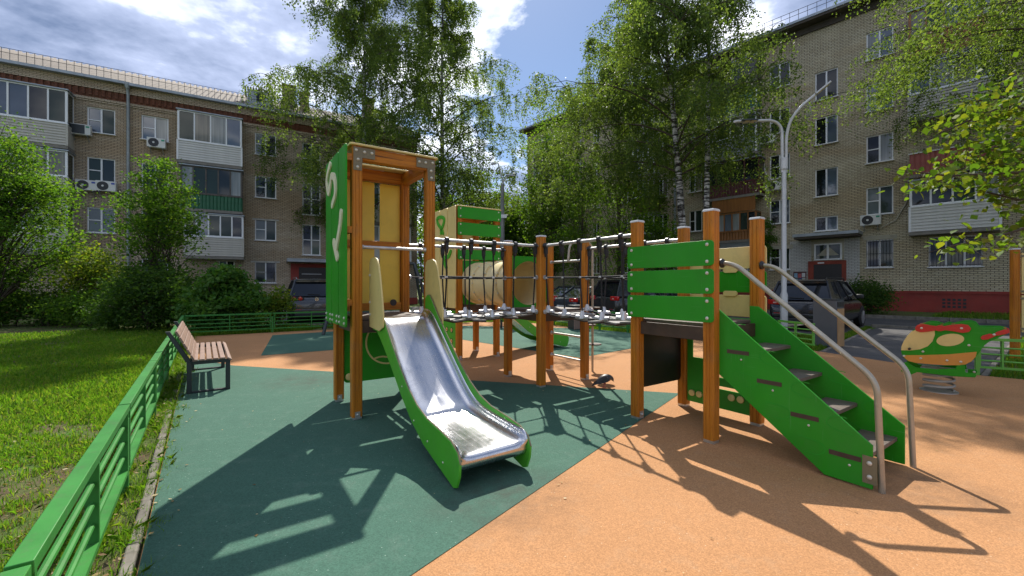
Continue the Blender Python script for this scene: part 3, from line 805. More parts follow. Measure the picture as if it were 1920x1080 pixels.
# ---- right building: five storeys of beige brick
FR = Facade((19.7, 22.66), (0.74, 0.672))
def right_building():
    e = empty('apartment_block', (FR.O.x, FR.O.y, -0.05), FR.rz, 'five storey beige brick block with red plinth behind the black car', 'building', 'brick apartment blocks')
    T0, T1, EZ, DP = FR.t(989), FR.t(1920) + 10, 16.75, 12.0
    C = [3.2, 6.05, 8.85, 11.65, 14.45]; H = 1.5
    holes, wins = [], []
    def W(p0, p1, zc, h=H, **k):
        a, b = FR.t(p0), FR.t(p1); r = (a, b, zc - h / 2, zc + h / 2); holes.append(r); wins.append((r, k))
    for i, zc in enumerate(C):
        W(1624, 1675, zc, bars=(0,) if i in (1, 2) else (), grille=(i == 0), panes=((0, 2), (4, 2), (0, 3), (1, 1), (3, 1))[i])
        W(1443, 1481, zc, bars=(0,), panes=((0, 2), (0, 1), (0, 1), (0, 2), (2, 0))[i], grille=False)
        W(1292, 1316, zc, splits=(.45,), bars=(0,)); W(1232, 1252, zc, splits=(.5,), bars=())
        W(1168, 1184, zc); W(1112, 1124, zc)
    W(1741, 1843, C[0] - .05, splits=(.34, .68), bars=(), grille=True, panes=(0, 2, 0)); W(1400, 1420, C[0])
    for (y0, y1, b) in ((130, 184, ()), (216, 268, ()), (313, 366, ()), (404, 431, ())):
        a, c = FR.t(1528), FR.t(1571); za, zb = FR.z(1549, y1), FR.z(1549, y0); holes.append((a, c, za, zb)); wins.append(((a, c, za, zb), dict(bars=b, panes=(0, 1) if y0 > 200 else (0, 0))))
    W(1941, 2000, C[1]); W(1941, 2000, C[2]); W(1941, 2000, C[0])
    wl = MB(); wall_holes(wl, T0, T1, 1.2, EZ, holes, 0.22)
    wl.raw([(T0, 0, 0), (T0, DP, 0), (T0, DP, EZ), (T0, 0, EZ)], [(0, 1, 2, 3)]); wl.raw([(T0, DP, 0), (T1, DP, 0), (T1, DP, EZ), (T0, DP, EZ)], [(0, 1, 2, 3)])
    wl.raw([(T1, 0, 0), (T1, DP, 0), (T1, DP, EZ), (T1, 0, EZ)], [(0, 1, 2, 3)])
    wl.build('wall', BR_R, e, smooth=0, uv=True)
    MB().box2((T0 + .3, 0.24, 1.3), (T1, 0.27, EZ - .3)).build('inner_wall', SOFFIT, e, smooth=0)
    pl = MB().box2((T0 - .05, -0.07, 0), (T1, 0.0, 1.08)).box2((T0 - .05, -0.12, 1.08), (T1, 0.0, 1.21)).build('plinth', PLINTH, e, smooth=0)
    vt = MB(); t = FR.t(1789, .07)
    for i in range(5):
        for j in range(3): vt.box((t - .35 + i * .175, -0.072, .45 + j * .17), (0.11, 0.02, 0.11))
    vt.build('vent_grid', IRON, pl, smooth=0)
    for (r, k) in wins: window(e, *r, **k)
    # eaves
    MB().box2((T0 - .4, -0.75, EZ + .02), (T1, 0.3, EZ + .16)).build('eaves', SOFFIT, e, smooth=0)
    MB().box2((T0 - .42, -0.80, EZ + .16), (T1, -0.60, EZ + .30)).build('gutter', ZINC, e, smooth=0)
    MB().raw([(T0 - .4, -.78, EZ + .2), (T1, -.78, EZ + .2), (T1, 6, EZ + 2.3), (T0 - .4, 6, EZ + 2.3), (T0 - .4, 12.5, EZ + .1), (T1, 12.5, EZ + .1)], [(0, 1, 2, 3), (3, 2, 5, 4)]).build('roof', SLATE, e, smooth=0)
    co = MB().box2((T0, -0.10, EZ - .36), (T1, 0, EZ + .02)).build('cornice', SOFFIT, e, smooth=0, uv=True)
    rl = MB(); x = T0
    while x < T1: rl.box((x, -0.5, EZ + .65), (0.02, 0.02, .8)); x += 0.45
    rl.box2((T0, -0.51, EZ + 1.02), (T1, -.49, EZ + 1.04)).box2((T0, -0.51, EZ + .75), (T1, -.49, EZ + .77)); rl.build('roof_railing', IRON, e, smooth=0)
    for px in (1267, 1090):
        t = FR.t(px); MB().tube([(t, -0.13, 0.4), (t, -0.13, EZ - .5), (t, -.6, EZ + .1)], 0.08, 8).build('drainpipe', ZINC, e)
    def B(p0, p1, zf, **k): return balcony(e, FR.t(p0, .95), FR.t(p1, .95), zf, **k)
    # stack right of the entrance
    B(1706, 1876, 4.15, mt=SID_W, n=4, panes=(0, 0, 2, 3), par=1.2, label='white sided glazed balcony above the barred window')
    B(1706, 1880, 7.0, mt=SID_PINK, boards='v', glazed=False, roof=False, par=1.0, label='open balcony with pink corrugated parapet')
    B(1704, 1880, 9.8, mt=SID_C, n=4, panes=(1, 3, 5, 3), label='cream sided balcony behind the birch leaves')
    B(1704, 1880, 12.6, mt=SID_WOOD, boards='v', gm=SID_WOOD, n=5, label='brown boarded top floor balcony')
    # stack left of the lamp post, every one different
    B(1322, 1418, 12.6, mt=SID_TEAL, n=4, panes=(0, 0, 2, 0), gm=DKWOOD, top=3.2, label='dark top floor balcony with teal parapet')
    B(1324, 1418, 9.85, mt=SID_G, n=4, panes=(3, 2, 5, 2), label='grey sided balcony with laundry behind its glass')
    b = B(1318, 1424, 7.25, mt=SID_MAR, boards='v', gm=SID_MAR, n=4, panes=(0, 0, 0, 0), par=.75, top=2.2, label='maroon balcony in shade')
    B(1330, 1418, 4.4, mt=SID_WOOD, boards='v', gm=SID_WOOD, n=6, panes=(2, 3, 1, 3, 2, 0), par=.5, top=1.75, roof=False, label='varnished wood balcony with orange window frames')
    MB().box2((FR.t(1335, .95), -.95, 6.2), (FR.t(1416, .95), -.90, 7.15)).build('varnished_panel', SID_WOOD, e, smooth=0)
    MB().box2((FR.t(1350, .95), -.93, 3.0), (FR.t(1412, .95), -.85, 4.25)).build('grey_skirt', SID_G, e, smooth=0)
    lc = MB().box2((FR.t(1352, .9), -.78, 11.5), (FR.t(1364, .9), -.76, 12.1)).build('laundry', simple_cache('teal_cloth', (.01, .28, .19)), e, smooth=0)
    # stacks further along, half hidden by trees
    for f, zf in enumerate((4.2, 7.0, 9.8, 12.6)):
        B(1186, 1226, zf, mt=(SID_DK, SID_MAR, SID_G, SID_C)[f], boards='hvhh'[f], n=4)
        B(1000, 1044, zf, mt=(SID_C, SID_C, SID_C, SID_DK)[f], n=4, panes=(1, 3, 1, 3), label='cream balcony at the far end of the block')
    # entrance
    x0, x1 = FR.t(1490), FR.t(1613)
    wz = FR.z(1550, 447)
    for a, b in ((1481, 1521), (1583, 1612)): MB().box2((FR.t(a), -0.012, 1.22), (FR.t(b), 0.0, wz)).build('whitewashed_wall', BR_W, e, smooth=0, uv=True)
    MB().box2((FR.t(1521), -0.016, 3.2), (FR.t(1583), 0.0, wz)).build('rendered_panel', RENDER, e, smooth=0)
    ca = MB().box2((FR.t(1490, .9), -1.35, wz + .12), (FR.t(1612, .9), 0, wz + .28)).build('canopy', ZINC, e, smooth=0)
    MB().box2((FR.t(1492, .9), -1.30, wz), (FR.t(1610, .9), -.05, wz + .12)).build('canopy_edge', SOFFIT, ca, smooth=0)
    window(e, FR.t(1527), FR.t(1579), FR.z(1550, 486), FR.z(1550, 455), rec=-.03, sill=False, bars=(), panes=(2, 2), frame=.08, name='transom_window')
    zd = FR.z(1550, 494)
    d = MB().box2((FR.t(1526), -0.06, 0.1), (FR.t(1579), -0.018, zd)).build('door', DOORM, e, smooth=0)
    MB().box2((FR.t(1516), -0.10, 0.1), (FR.t(1526), -0.014, zd + .2)).box2((FR.t(1579), -0.10, 0.1), (FR.t(1587), -0.014, zd + .2)).box2((FR.t(1526), -0.097, zd), (FR.t(1579), -0.014, zd + .2)).build('door_frame', simple_cache('red_door_frame', (.26, .05, .03)), d, smooth=0)
    MB().box2((FR.t(1561), -0.066, .12), (FR.t(1562), -0.061, zd)).build('door_seam', BLACK, d, smooth=0)
    MB().box2((FR.t(1534), -0.101, zd + .05), (FR.t(1546), -0.098, zd + .12)).build('number_plate', WHITEP, d, smooth=0)
    # stone lintels above the ground floor windows
    for (a, b, y) in ((1618, 1682, 448), (1437, 1487, 466)): z = FR.z((a + b) / 2, y) + .02; MB().box2((FR.t(a), -0.025, z), (FR.t(b), 0.0, z + .22)).build('lintel', RENDER, e, smooth=0)
    # paint-daubed patches on the brick
    for (a, b, y0, y1) in ((1515, 1523, 190, 216), (1512, 1516, 208, 230)): MB().box2((FR.t(a), -0.008, FR.z(a, y1)), (FR.t(b), 0, FR.z(a, y0))).build('render_patch', RENDER, e, smooth=0)
    # notice board by the door
    nb = MB().box2((FR.t(1488), -0.06, FR.z(1500, 529)), (FR.t(1512), -0.013, FR.z(1500, 508))).build('notice_board', SID_MAR, e, smooth=0)
    for i, (u, v, c) in enumerate(((.2, .7, (.25, .4, .55)), (.5, .65, (.5, .12, .12)), (.8, .7, (.6, .6, .6)), (.25, .3, (.35, .5, .6)), (.55, .28, (.06, .1, .4)), (.82, .28, (.5, .5, .45)))):
        a, b, c0, c1 = FR.t(1488), FR.t(1512), FR.z(1500, 529), FR.z(1500, 508)
        MB().box((a + (b - a) * u, -0.064, c0 + (c1 - c0) * v), ((b - a) * .26, 0.006, (c1 - c0) * .36)).build('notice', simple_cache('notice_%d' % i, c), nb, smooth=0)
    MB().tube([(FR.t(1705), -.04, 6.6), (FR.t(1700), -.04, 5.8), (FR.t(1680), -.05, 4.9), (FR.t(1650), -.06, 4.55), (FR.t(1643), -.1, 4.5)], 0.035, 6).build('cable_duct', RENDER, e)
    for (p0, q0, p1, q1) in ((1418, 222, 1430, 262), (1432, 300, 1443, 340)):
        MB().tube([(FR.t(p0), -.04, FR.z(p0, q0)), (FR.t(p0 + 3), -.04, FR.z(p0 + 3, (q0 + q1) / 2)), (FR.t(p1), -.1, FR.z(p1, q1))], 0.03, 6).build('cable_duct', WHITEP, e)
right_building()
aircon(FR, 0, 1440, 262, 'air conditioner on the wall beside the grey sided balcony')
aircon(FR, 0, 1452, 349, 'air conditioner on the wall to the right of the maroon balcony')
aircon(FR, 0, 1633, 413, 'air conditioner with green badge under a window to the right of the entrance canopy', badge=ACG)
sheet('raised_bed', [(p.x, p.y) for p in (FR.O + FR.x * FR.t(1614) - FR.y * .08, FR.O + FR.x * 40 - FR.y * .08, FR.O + FR.x * 40 - FR.y * 4.6, FR.O + FR.x * FR.t(1614) - FR.y * 4.6)], 0.10, SOIL)
# ------------------------------------------------------------------ play structure
PM, PD, PT = 0.872, 1.744, 1.12          # post spacing, bridge length, platform height
PZ, TZ = 2.19, 3.03                      # short and tall post heights
PF, PR_, PL, PK = (0, 0), (PM, 0), (0, PM), (PM, PM)
P0, P3, P1, P2 = (-PD, 0), (-PD, PM), (-PD - PM, 0), (-PD - PM, PM)
SA, SD, SB, SC = (0, -PD), (PM, -PD), (0, -PD - PM), (PM, -PD - PM)
T1, T0, T3, T2 = (0, PM + PD), (PM, PM + PD), (0, 2 * PM + PD), (PM, 2 * PM + PD)
play = empty('play_structure', (0.425, 6.19, 0), R(34.22), 'green and wood climbing structure with steel slide, rope bridges and stairs', 'playground')

def post_section(h=0.056, c=0.013, g=0.019, gw=0.0035, gd=0.006):
    side = [(-h + c, -h), (-g - gw, -h), (-g, -h + gd), (-g + gw, -h), (g - gw, -h), (g, -h + gd), (g + gw, -h), (h - c, -h)]
    pts = []
    for k in range(4):
        a = k * math.pi / 2; pts += [(x * math.cos(a) - y * math.sin(a), x * math.sin(a) + y * math.cos(a)) for x, y in side]
    return pts
_pm = {z: MB().prism(post_section(), z - 0.03, None, 0.03).mesh('post', WOODZ, 0) for z in (PZ, TZ)}
_cap = MB().lathe([(0.080, 0), (0.080, 0.012), (0.070, 0.024), (0.02, 0.027)], 4, Matrix.Rotation(R(45), 4, 'Z')).mesh('post_cap', CAP, 30)
_foot = MB().box((0.0, -0.060, 0.055), (0.055, 0.008, 0.075)).box((0, 0, 0.012), (0.098, 0.098, 0.03)).lathe([(0.014, 0), (0.014, 0.012), (0.008, 0.018)], 8, Matrix.Translation((0, -0.064, 0.06)) @ Matrix.Rotation(R(90), 4, 'X')).mesh('foot_bracket', GALV, 30)
_bolt = MB().lathe([(0.0165, 0), (0.0165, 0.006), (0.010, 0.013), (0.004, 0.014)], 10).mesh('bolt_cap', BOLT, 40)
def post(p, z, cap=True, foot=0):
    o = link(bpy.data.objects.new('post', _pm[z]), play); o.location = (p[0], p[1], 0)
    if cap:
        c = link(bpy.data.objects.new('post_cap', _cap), o); c.location = (0, 0, z)
    f = link(bpy.data.objects.new('foot_bracket', _foot), o); f.rotation_euler = (0, 0, foot)
    return o
for p in (PF, PR_, PL, PK, SA, SD, SB, SC): post(p, PZ, True, R(90) if p in (SB, SC, SD, PF) else 0)
for p in (P0, P1, P2, P3, T0, T1, T2, T3): post(p, TZ, False, 0)
def bolts(parent, pts, n):
    """n: outward direction in structure axes"""
    rot = Vector(n).to_track_quat('Z', 'Y').to_euler()
    for p in pts:
        b = link(bpy.data.objects.new('bolt_cap', _bolt), parent); b.location = p; b.rotation_euler = rot
# frame axes for a panel standing on an edge: local X along the edge, local Y up, local Z outward
def panel_m(origin, along, out):
    a, o, u = Vector((*along, 0)), Vector((*out, 0)), Vector((0, 0, 1))
    m = Matrix((a, u, o)).transposed().to_4x4(); m.translation = Vector(origin); return m
def plank(name, mt, poly, m, t=0.018, t0=0.0, bevel=0.003, parent=None):
    return MB().prism(poly, t, m, t0).build(name, mt, parent or play, bevel=bevel)

def platform(a0, b0, sides='abcd', rails=True):
    d = MB().box((a0 + PM / 2, b0 + PM / 2, PT - 0.015), (PM - 0.07, PM - 0.07, 0.03)).build('platform_deck', TREAD, play, bevel=0.003)
    for s_, (p, q) in zip('abcd', (((a0, b0), (a0 + PM, b0)), ((a0 + PM, b0), (a0 + PM, b0 + PM)), ((a0, b0 + PM), (a0 + PM, b0 + PM)), ((a0, b0), (a0, b0 + PM)))):
        if s_ in sides:
            v = (Vector(q) - Vector(p)).normalized() * 0.058; pp, qq = Vector(p) + v, Vector(q) - v
            MB().bar((*pp, PT - 0.10), (*qq, PT - 0.10), 0.028, 0.135).build('platform_beam', BROWN, play, bevel=0.003)
platform(0, 0); platform(P1[0], 0); platform(0, SB[1]); platform(0, T1[1])

# ---- tower above the slide
def tower_top(a0, b0):
    h = 0.15
    for (p, q, ax) in (((a0, b0), (a0 + PM, b0), WOODX), ((a0, b0 + PM), (a0 + PM, b0 + PM), WOODX), ((a0, b0), (a0, b0 + PM), WOODY), ((a0 + PM, b0), (a0 + PM, b0 + PM), WOODY)):
        v = (Vector(q) - Vector(p)).normalized() * 0.057; pp, qq = Vector(p) + v, Vector(q) - v
        MB().bar((*pp, TZ - h / 2), (*qq, TZ - h / 2), 0.10, h - 0.004).build('beam', ax, play, bevel=0.006)
    d = (PM + .17 - 2 * .125) / 3
    for k in range(3):
        y0 = b0 - .085 + k * (d + .125)
        MB().prism(rrect(a0 - .085, y0, a0 + PM + .085, y0 + d, .03), 0.022, None, TZ + 0.002).build('roof_plank', CREAM, play, bevel=0.004)
tower_top(*P1); tower_top(*T1)
def corner_bracket(p, along, out, flip):
    s_ = 1 if not flip else -1
    m = panel_m((p[0], p[1], 0), along, out)
    L = [(-.045 * s_, TZ - .012), (.19 * s_, TZ - .012), (.19 * s_, TZ - .125), (.052 * s_, TZ - .125), (.045 * s_, TZ - .27), (-.045 * s_, TZ - .27)]
    o = plank('corner_bracket', BRACK, L, m, 0.006, 0.057, 0)
    ou = Vector((*out, 0)) * 0.063
    bolts(o, [Vector((p[0], p[1], 0)) + ou + Vector((*along, 0)) * (x * s_) + Vector((0, 0, z)) for x, z in ((-.015, TZ - .05), (.075, TZ - .06), (.155, TZ - .06), (.005, TZ - .15), (.0, TZ - .235))], (*out, 0))
corner_bracket(P1, (1, 0), (0, -1), False); corner_bracket(P0, (1, 0), (0, -1), True)
# green upright planks on its outer side
mS = panel_m((P1[0] - 0.112, PM + 0.115, 0), (0, -1), (-1, 0))
wp = (PM + 0.19 - 0.06) / 3
for i in range(3):
    x = i * (wp + 0.03)
    o = plank('side_plank', GREEN, rrect(x, 1.03, x + wp, TZ + 0.005, 0.03), mS, 0.02)
    bolts(o, [mS @ Vector((x + q, z, 0.02)) for q in (0.05, wp - .05) for z in (1.07, 1.13)], (-1, 0, 0))
def squiggle(name, mt, m, strokes, w=0.075, t=0.018, t0=0.021):
    mb = MB()
    for pts in strokes: ribbon(mb, pts, w, t, m, 7, t0)
    for pts in strokes:
        for e_ in (pts[0], pts[-1]): mb.prism([(e_[0] + w / 2 * math.cos(2 * math.pi * k / 14), e_[1] + w / 2 * math.sin(2 * math.pi * k / 14)) for k in range(14)], t - .0007, m, t0 + .0003)
    return mb.build(name, mt, play)
PALE = simple('pale_cream', (.78, .70, .48), .45, var=.05, dirt=.1)
PLAYM = Matrix.Translation(play.location) @ Matrix.Rotation(R(34.22), 4, 'Z')
def on_panel(m, pts, t=.02):
    """pixels of the photograph -> points on a standing panel"""
    inv = (PLAYM @ m).inverted(); o = inv @ Vector((0, 0, CH)); out = []
    for cx, cy in pts:
        px, py = 580 + cx / 2.92, 230 + cy / 2.92
        d = inv.to_3x3() @ Vector(((px - HX) / FPX, 1, -(py - HY) / FPX)); k = (t - o.z) / d.z; p = o + d * k; out.append((p.x, p.y))
    return out
squiggle('letter_piece', PALE, mS, [on_panel(mS, [(119, 234), (108, 275), (101, 330), (112, 385), (121, 335), (127, 296), (141, 300), (148, 350), (146, 400), (131, 452)])], 0.085)
squiggle('digit_piece', PALE, mS, [on_panel(mS, [(179, 495), (174, 560), (163, 630), (154, 680)]), on_panel(mS, [(140, 655), (148, 695), (158, 738)])], 0.095)
for z in (1.30, 2.10, 2.90): MB().box((P1[0] - .083, PM / 2, z), (.05, PM + .10, .07)).build('plank_batten', WOODY, play)
# cream planks and cross beams at its back
mBk = panel_m((P2[0] + .06, PM + 0.058, 0), (1, 0), (0, 1))
for x0, x1 in ((0.0, .40), (.475, .75)): plank('back_plank', CREAM_BACKLIT, rrect(x0, 1.16, x1, TZ - .16, .012), mBk, 0.018, -0.04)
for z in (2.03, 1.20): MB().bar((P2[0] + .057, PM - .012, z), (P3[0] - .057, PM - .012, z), 0.05, 0.10).build('beam', WOODX, play, bevel=0.005)
MB().lathe([(0.045, 0), (0.045, 0.015)], 14, Matrix.Translation((P2[0] + .70, PM - .03, 1.25)) @ Matrix.Rotation(R(90), 4, 'X')).build('hub_disc', BLACK, play)
# steel bar across the slide entrance
def railbar(p, q, r=0.018, mt=GALV, name='grab_bar', fl_=0.034):
    p, q = Vector(p), Vector(q); d = (q - p).normalized(); o = MB().tube([p, q], r, 12).build(name, mt, play)
    for e_, s_ in ((p, 1), (q, -1)):
        MB().lathe([(fl_, 0), (fl_, 0.006), (r + .006, 0.016), (r + .004, .03)], 12, Matrix.Translation(e_) @ (d * s_).to_track_quat('Z', 'Y').to_matrix().to_4x4()).build('flange', GALV, o)
    return o
railbar((P1[0] + .056, -.005, 1.92), (P0[0] - .056, -.005, 1.92))
# green play panel below the platform, with inlaid cream arcs
mU = panel_m((P2[0] + .06, PM + 0.0, 0), (1, 0), (0, -1))
o = plank('play_panel', GREEN, rrect(0, .22, PM - .12, .97, .05), mU, 0.016, 0.0)
mb = MB()
ribbon(mb, [(.58 + .30 * math.cos(a), .72 + .30 * math.sin(a)) for a in np.linspace(R(60), R(330), 12)], .022, .003, mU, 3, .0165)
ribbon(mb, [(.38, .50), (.50, .52), (.70, .47)], .022, .003, mU, 3, .0165)
ribbon(mb, [(.10, .90), (.40, .86), (.52, .92)], .022, .003, mU, 3, .0165)
mb.build('inlaid_groove', CREAM, o)
MB().lathe([(0.045, 0), (0.045, 0.02), (0.035, 0.026)], 14, mU @ Matrix.Translation((.06, .30, .017))).build('panel_knob', CREAM, o)

# ---- slides
SL_TOP = [(.0, 1.33), (.06, 1.37), (.12, 1.37), (.20, 1.30), (.34, 1.16), (.60, .93), (.88, .70), (1.10, .545), (1.30, .445), (1.52, .385), (1.78, .36), (1.97, .335), (2.08, .285), (2.12, .21)]
SL_BOT = [(2.11, .12), (2.07, .03), (2.02, .012), (1.95, .03), (1.72, .085), (1.45, .155), (1.18, .275), (.90, .46), (.60, .69), (.30, .90), (.14, .985), (.0, .99)]
CHU = [(-.03, 1.128), (.07, 1.124), (.14, 1.105), (.22, 1.06), (.34, .965), (.6, .755), (.88, .53), (1.06, .40), (1.20, .325), (1.34, .285), (1.5, .265), (1.72, .252), (1.95, .245), (2.035, .238), (2.065, .220), (2.075, .19), (2.068, .155), (2.045, .13), (2.01, .12)]
def slide(parent_loc, rz, label):
    W = 0.30
    xs = [-W, -W + .008, -W + .028, -W + .06, -W + .10, -.1, 0, .1, W - .10, W - .06, W - .028, W - .008, W]
    up = [.085, .055, .026, .008, 0, 0, 0, 0, 0, .008, .026, .055, .085]
    V, F = [], []
    n = len(xs)
    fine = []
    for i in range(len(CHU) - 1):
        for k in range(4):
            t = k / 4; q0, q1, q2, q3 = (Vector(CHU[max(0, min(len(CHU) - 1, j))]) for j in (i - 1, i, i + 1, i + 2))
            fine.append(0.5 * ((2 * q1) + (q2 - q0) * t + (2 * q0 - 5 * q1 + 4 * q2 - q3) * t * t + (3 * q1 - q0 - 3 * q2 + q3) * t ** 3))
    fine.append(Vector(CHU[-1]))
    for i, c in enumerate(fine):
        d = (fine[min(i + 1, len(fine) - 1)] - fine[max(i - 1, 0)]).normalized(); nn = Vector((-d.y, d.x)) * (-1 if d.x < 0 and False else 1)
        k = 1.0 if i < 52 else max(0.0, 1 - (i - 52) / 6)
        for x, u in zip(xs, up): V.append((x, -(c.x + nn.x * u * k), c.y + nn.y * u * k))
    for i in range(len(fine) - 1):
        for j in range(n - 1): F.append((i * n + j, i * n + j + 1, (i + 1) * n + j + 1, (i + 1) * n + j))
    ch = MB().raw(V, F).build('slide', STEEL, play, smooth=60)
    sol = ch.modifiers.new('sol', 'SOLIDIFY'); sol.thickness = 0.004; sol.offset = -1
    ch.location = parent_loc; ch.rotation_euler = (0, 0, rz); ch['label'] = label
    for s_ in (-1, 1):
        m = Matrix(((0, 0, 1, s_ * (W + .012)), (-1, 0, 0, 0), (0, 1, 0, 0), (0, 0, 0, 1)))
        sp = MB().prism(SL_TOP + SL_BOT, 0.020, m, -0.010).build('side_panel', LGREEN, ch, bevel=0.004)
        ed = MB(); o_ = s_ * (W + .012)
        ed.tube([(o_ + s_ * .0, -x, z + .002) for x, z in SL_TOP], 0.0065, 6).build('edge_trim', BRACK, sp)
        g = [(-.06, 1.02), (.30, 1.00), (.43, 1.05), (.44, 1.18), (.40, 1.36), (.34, 1.56), (.29, 1.69), (.23, 1.77), (.14, 1.80), (.0, 1.79), (-.045, 1.76), (-.06, 1.71)]
        m2 = Matrix(((0, 0, 1, s_ * (W + .036)), (-1, 0, 0, 0), (0, 1, 0, 0), (0, 0, 0, 1)))
        gp = MB().prism(g, 0.018, m2, -0.009).build('guard_panel', CREAM, ch, bevel=0.004)
        for z in (1.16, 1.30, 1.60):
            b = link(bpy.data.objects.new('bolt_cap', _bolt), gp); b.location = (s_ * (W + .045), .02, z); b.rotation_euler = (0, R(90) * s_, 0)
        for x, z in ((1.25, .30), (1.55, .21), (1.85, .14), (.95, .54)):
            b = link(bpy.data.objects.new('bolt_cap', _bolt), sp); b.location = (s_ * (W + .022), -x, z); b.rotation_euler = (0, R(90) * s_, 0); b.scale = (.5, .5, .5)
    MB().box((0, -1.55, .12), (.05, .05, .22)).build('slide_leg', GALV, ch)
    return ch
slide((-PD - PM / 2 + .05, -.065, 0), 0, 'wide stainless steel slide with light green sides in front')
slide((PM, T0[1] + PM / 2, 0), R(90), 'far slide with light green sides on the rear tower')

# ---- stair tower panels
yp = [(1.675, 1.915), (1.41, 1.645), (1.14, 1.38)]
mA = panel_m((-.058, SB[1] - .065, 0), (0, 1), (-1, 0)); wA = PM + .14
for (z0, z1) in yp:
    o = plank('guard_plank', GREEN, rrect(0, z0, wA, z1, .035), mA, 0.019)
    bolts(o, [mA @ Vector((x, z, .019)) for x in (.06, wA - .06) for z in (z0 + .04, z1 - .04)], (-1, 0, 0))
mC = panel_m((PM + .058, SB[1] - .065, 0), (0, 1), (1, 0))
for i, (z0, z1) in enumerate(yp):
    o = plank('guard_plank', (CREAM, GREEN, CREAM)[i], rrect(0, z0, wA, z1, .035), mC, 0.019)
    bolts(o, [mC @ Vector((x, z, .019)) for x in (.06, wA - .06) for z in (z0 + .04, z1 - .04)], (1, 0, 0))
    if i < 2:
        z = yp[i][0] - .015
        plank('joining_tab', CREAM, rrect(.30, z - .03, .46, z + .03, .025), mC, 0.019, -0.02)
LGREEN2 = simple('leaf_green_panel', (0.030, 0.26, 0.012), 0.42, var=0.1, dirt=0.15)
# abacus panel below
mAb = panel_m((PM + .0, SC[1] + .06, 0), (0, 1), (-1, 0)); wB = PM - .12
ab = MB()
for (x0, x1, z0, z1) in ((0, wB, .08, .30), (0, .07, .30, .62), (.07, wB, .335, .43), (.40, wB, .30, .335), (.07, wB, .465, .62), (.46, wB, .43, .465), (0, .06, .62, .95), (wB - .07, wB, .62, .95), (.06, wB - .07, .89, .95), (.06, .22, .62, .89)):
    ab.prism([(x0, z0), (x1, z0), (x1, z1), (x0, z1)], 0.016, mAb)
abo = ab.build('abacus_panel', LGREEN2, play)
bd = MB().lathe([(0.012, 0), (0.036, 0.003), (0.040, 0.014), (0.036, 0.026), (0.012, 0.03)], 16).mesh('bead', CREAM, 40)
for x, z in ((wB - .07, .19), (wB - .165, .19), (.10, .235), (.20, .235), (.26, .50), (.36, .50), (.47, .52)):
    b = link(bpy.data.objects.new('bead', bd), abo); b.location = mAb @ Vector((x, z, .017)); b.rotation_euler = Vector((-1, 0, 0)).to_track_quat('Z', 'Y').to_euler()
MB().prism(rrect(.06, .33, PM - .06, .965, .05), 0.016, panel_m((0, -PD, 0), (1, 0), (0, 1))).build('chalk_board', BOARD, play)

# ---- staircase
ST = [(-.045, 1.27), (.045, 1.265), (1.20, .33), (1.20, .012), (.90, .012), (-.045, .72)]
stair = None
for i, a in enumerate((.055, PM - .055)):
    m = Matrix(((0, 0, 1, a), (-1, 0, 0, SB[1]), (0, 1, 0, 0), (0, 0, 0, 1)))
    o = MB().prism(ST, 0.022, m, -0.011).build('staircase' if i == 0 else 'stringer', GREEN, play if i == 0 else stair, bevel=0.004)
    if i == 0: stair = o; o['label'] = 'steep staircase with green stringers and curved metal handrails'
    f = a - .0125 if i == 0 else a - .0125
    for k in range(4):      # routed leaf-shaped loops
        s0, z0 = .20 + k * .25, 1.06 - k * .215
        loop = [(s0 - .02 + .12, z0 + .075), (s0 + .03, z0 + .075), (s0 - .03, z0 + .03), (s0 + .0, z0 - .02), (s0 + .14, z0 - .04)]
        gr = MB(); ribbon(gr, loop, 0.0055, 0.0012, Matrix(((0, 0, -1, f), (-1, 0, 0, SB[1]), (0, 1, 0, 0), (0, 0, 0, 1))), 5); gr.build('routed_groove', simple_cache('routed_green', (.018, .29, .014)), stair)
        s0, z0 = .03 + k * .25, .86 - k * .215
        loop = [(s0 - .06, z0 + .055), (s0 + .09, z0 + .04), (s0 + .13, z0 - .01), (s0 + .08, z0 - .06), (s0 + .0, z0 - .06)]
        gr = MB(); ribbon(gr, loop, 0.0055, 0.0012, Matrix(((0, 0, -1, f), (-1, 0, 0, SB[1]), (0, 1, 0, 0), (0, 0, 0, 1))), 5); gr.build('routed_groove', simple_cache('routed_green', (.018, .29, .014)), stair)
for k in range(4):
    z = PT - .224 * (k + 1); s0 = .10 + .268 * k
    MB().box((PM / 2, SB[1] - s0 - .13, z - .015), (PM - .12, .24, .032)).build('step', TREAD, stair, bevel=0.003)
    MB().box((.0435, SB[1] - s0 - .13, z - .018), (.006, .20, .036)).build('step_end', BROWN, stair)
    b = link(bpy.data.objects.new('bolt_cap', _bolt), stair); b.location = (.044, SB[1] - s0 - .16, z - .08); b.rotation_euler = (0, R(-90), 0); b.scale = (.55, .55, .55)
def arc_path(pts, r=0.10, n=7):
    out = [Vector(pts[0])]
    for i in range(1, len(pts) - 1):
        a, b, c = Vector(pts[i - 1]), Vector(pts[i]), Vector(pts[i + 1])
        u, v = (a - b).normalized(), (c - b).normalized(); p0, p1 = b + u * r, b + v * r
        for k in range(n + 1):
            t = k / n; out.append((1 - t) ** 2 * p0 + 2 * t * (1 - t) * b + t * t * p1)
    out.append(Vector(pts[-1]))
    res = [out[0]]
    for p in out[1:]:
        if (p - res[-1]).length > 1e-3: res.append(p)
    return res
for a in (.082, PM - .03):
    y0 = SB[1]
    hr = MB().tube(arc_path([(a, y0 - .06, 1.70), (a, y0 - .17, 1.70), (a, y0 - 1.215, .80), (a, y0 - 1.245, -.02)], .11), 0.0215, 14).build('handrail', RAILST, stair)
    MB().lathe([(.045, 0), (.045, .012), (.028, .03)], 12, Matrix.Translation((a, y0 - .056, 1.70)) @ Matrix.Rotation(R(90), 4, 'X')).build('flange', BLACK, hr)
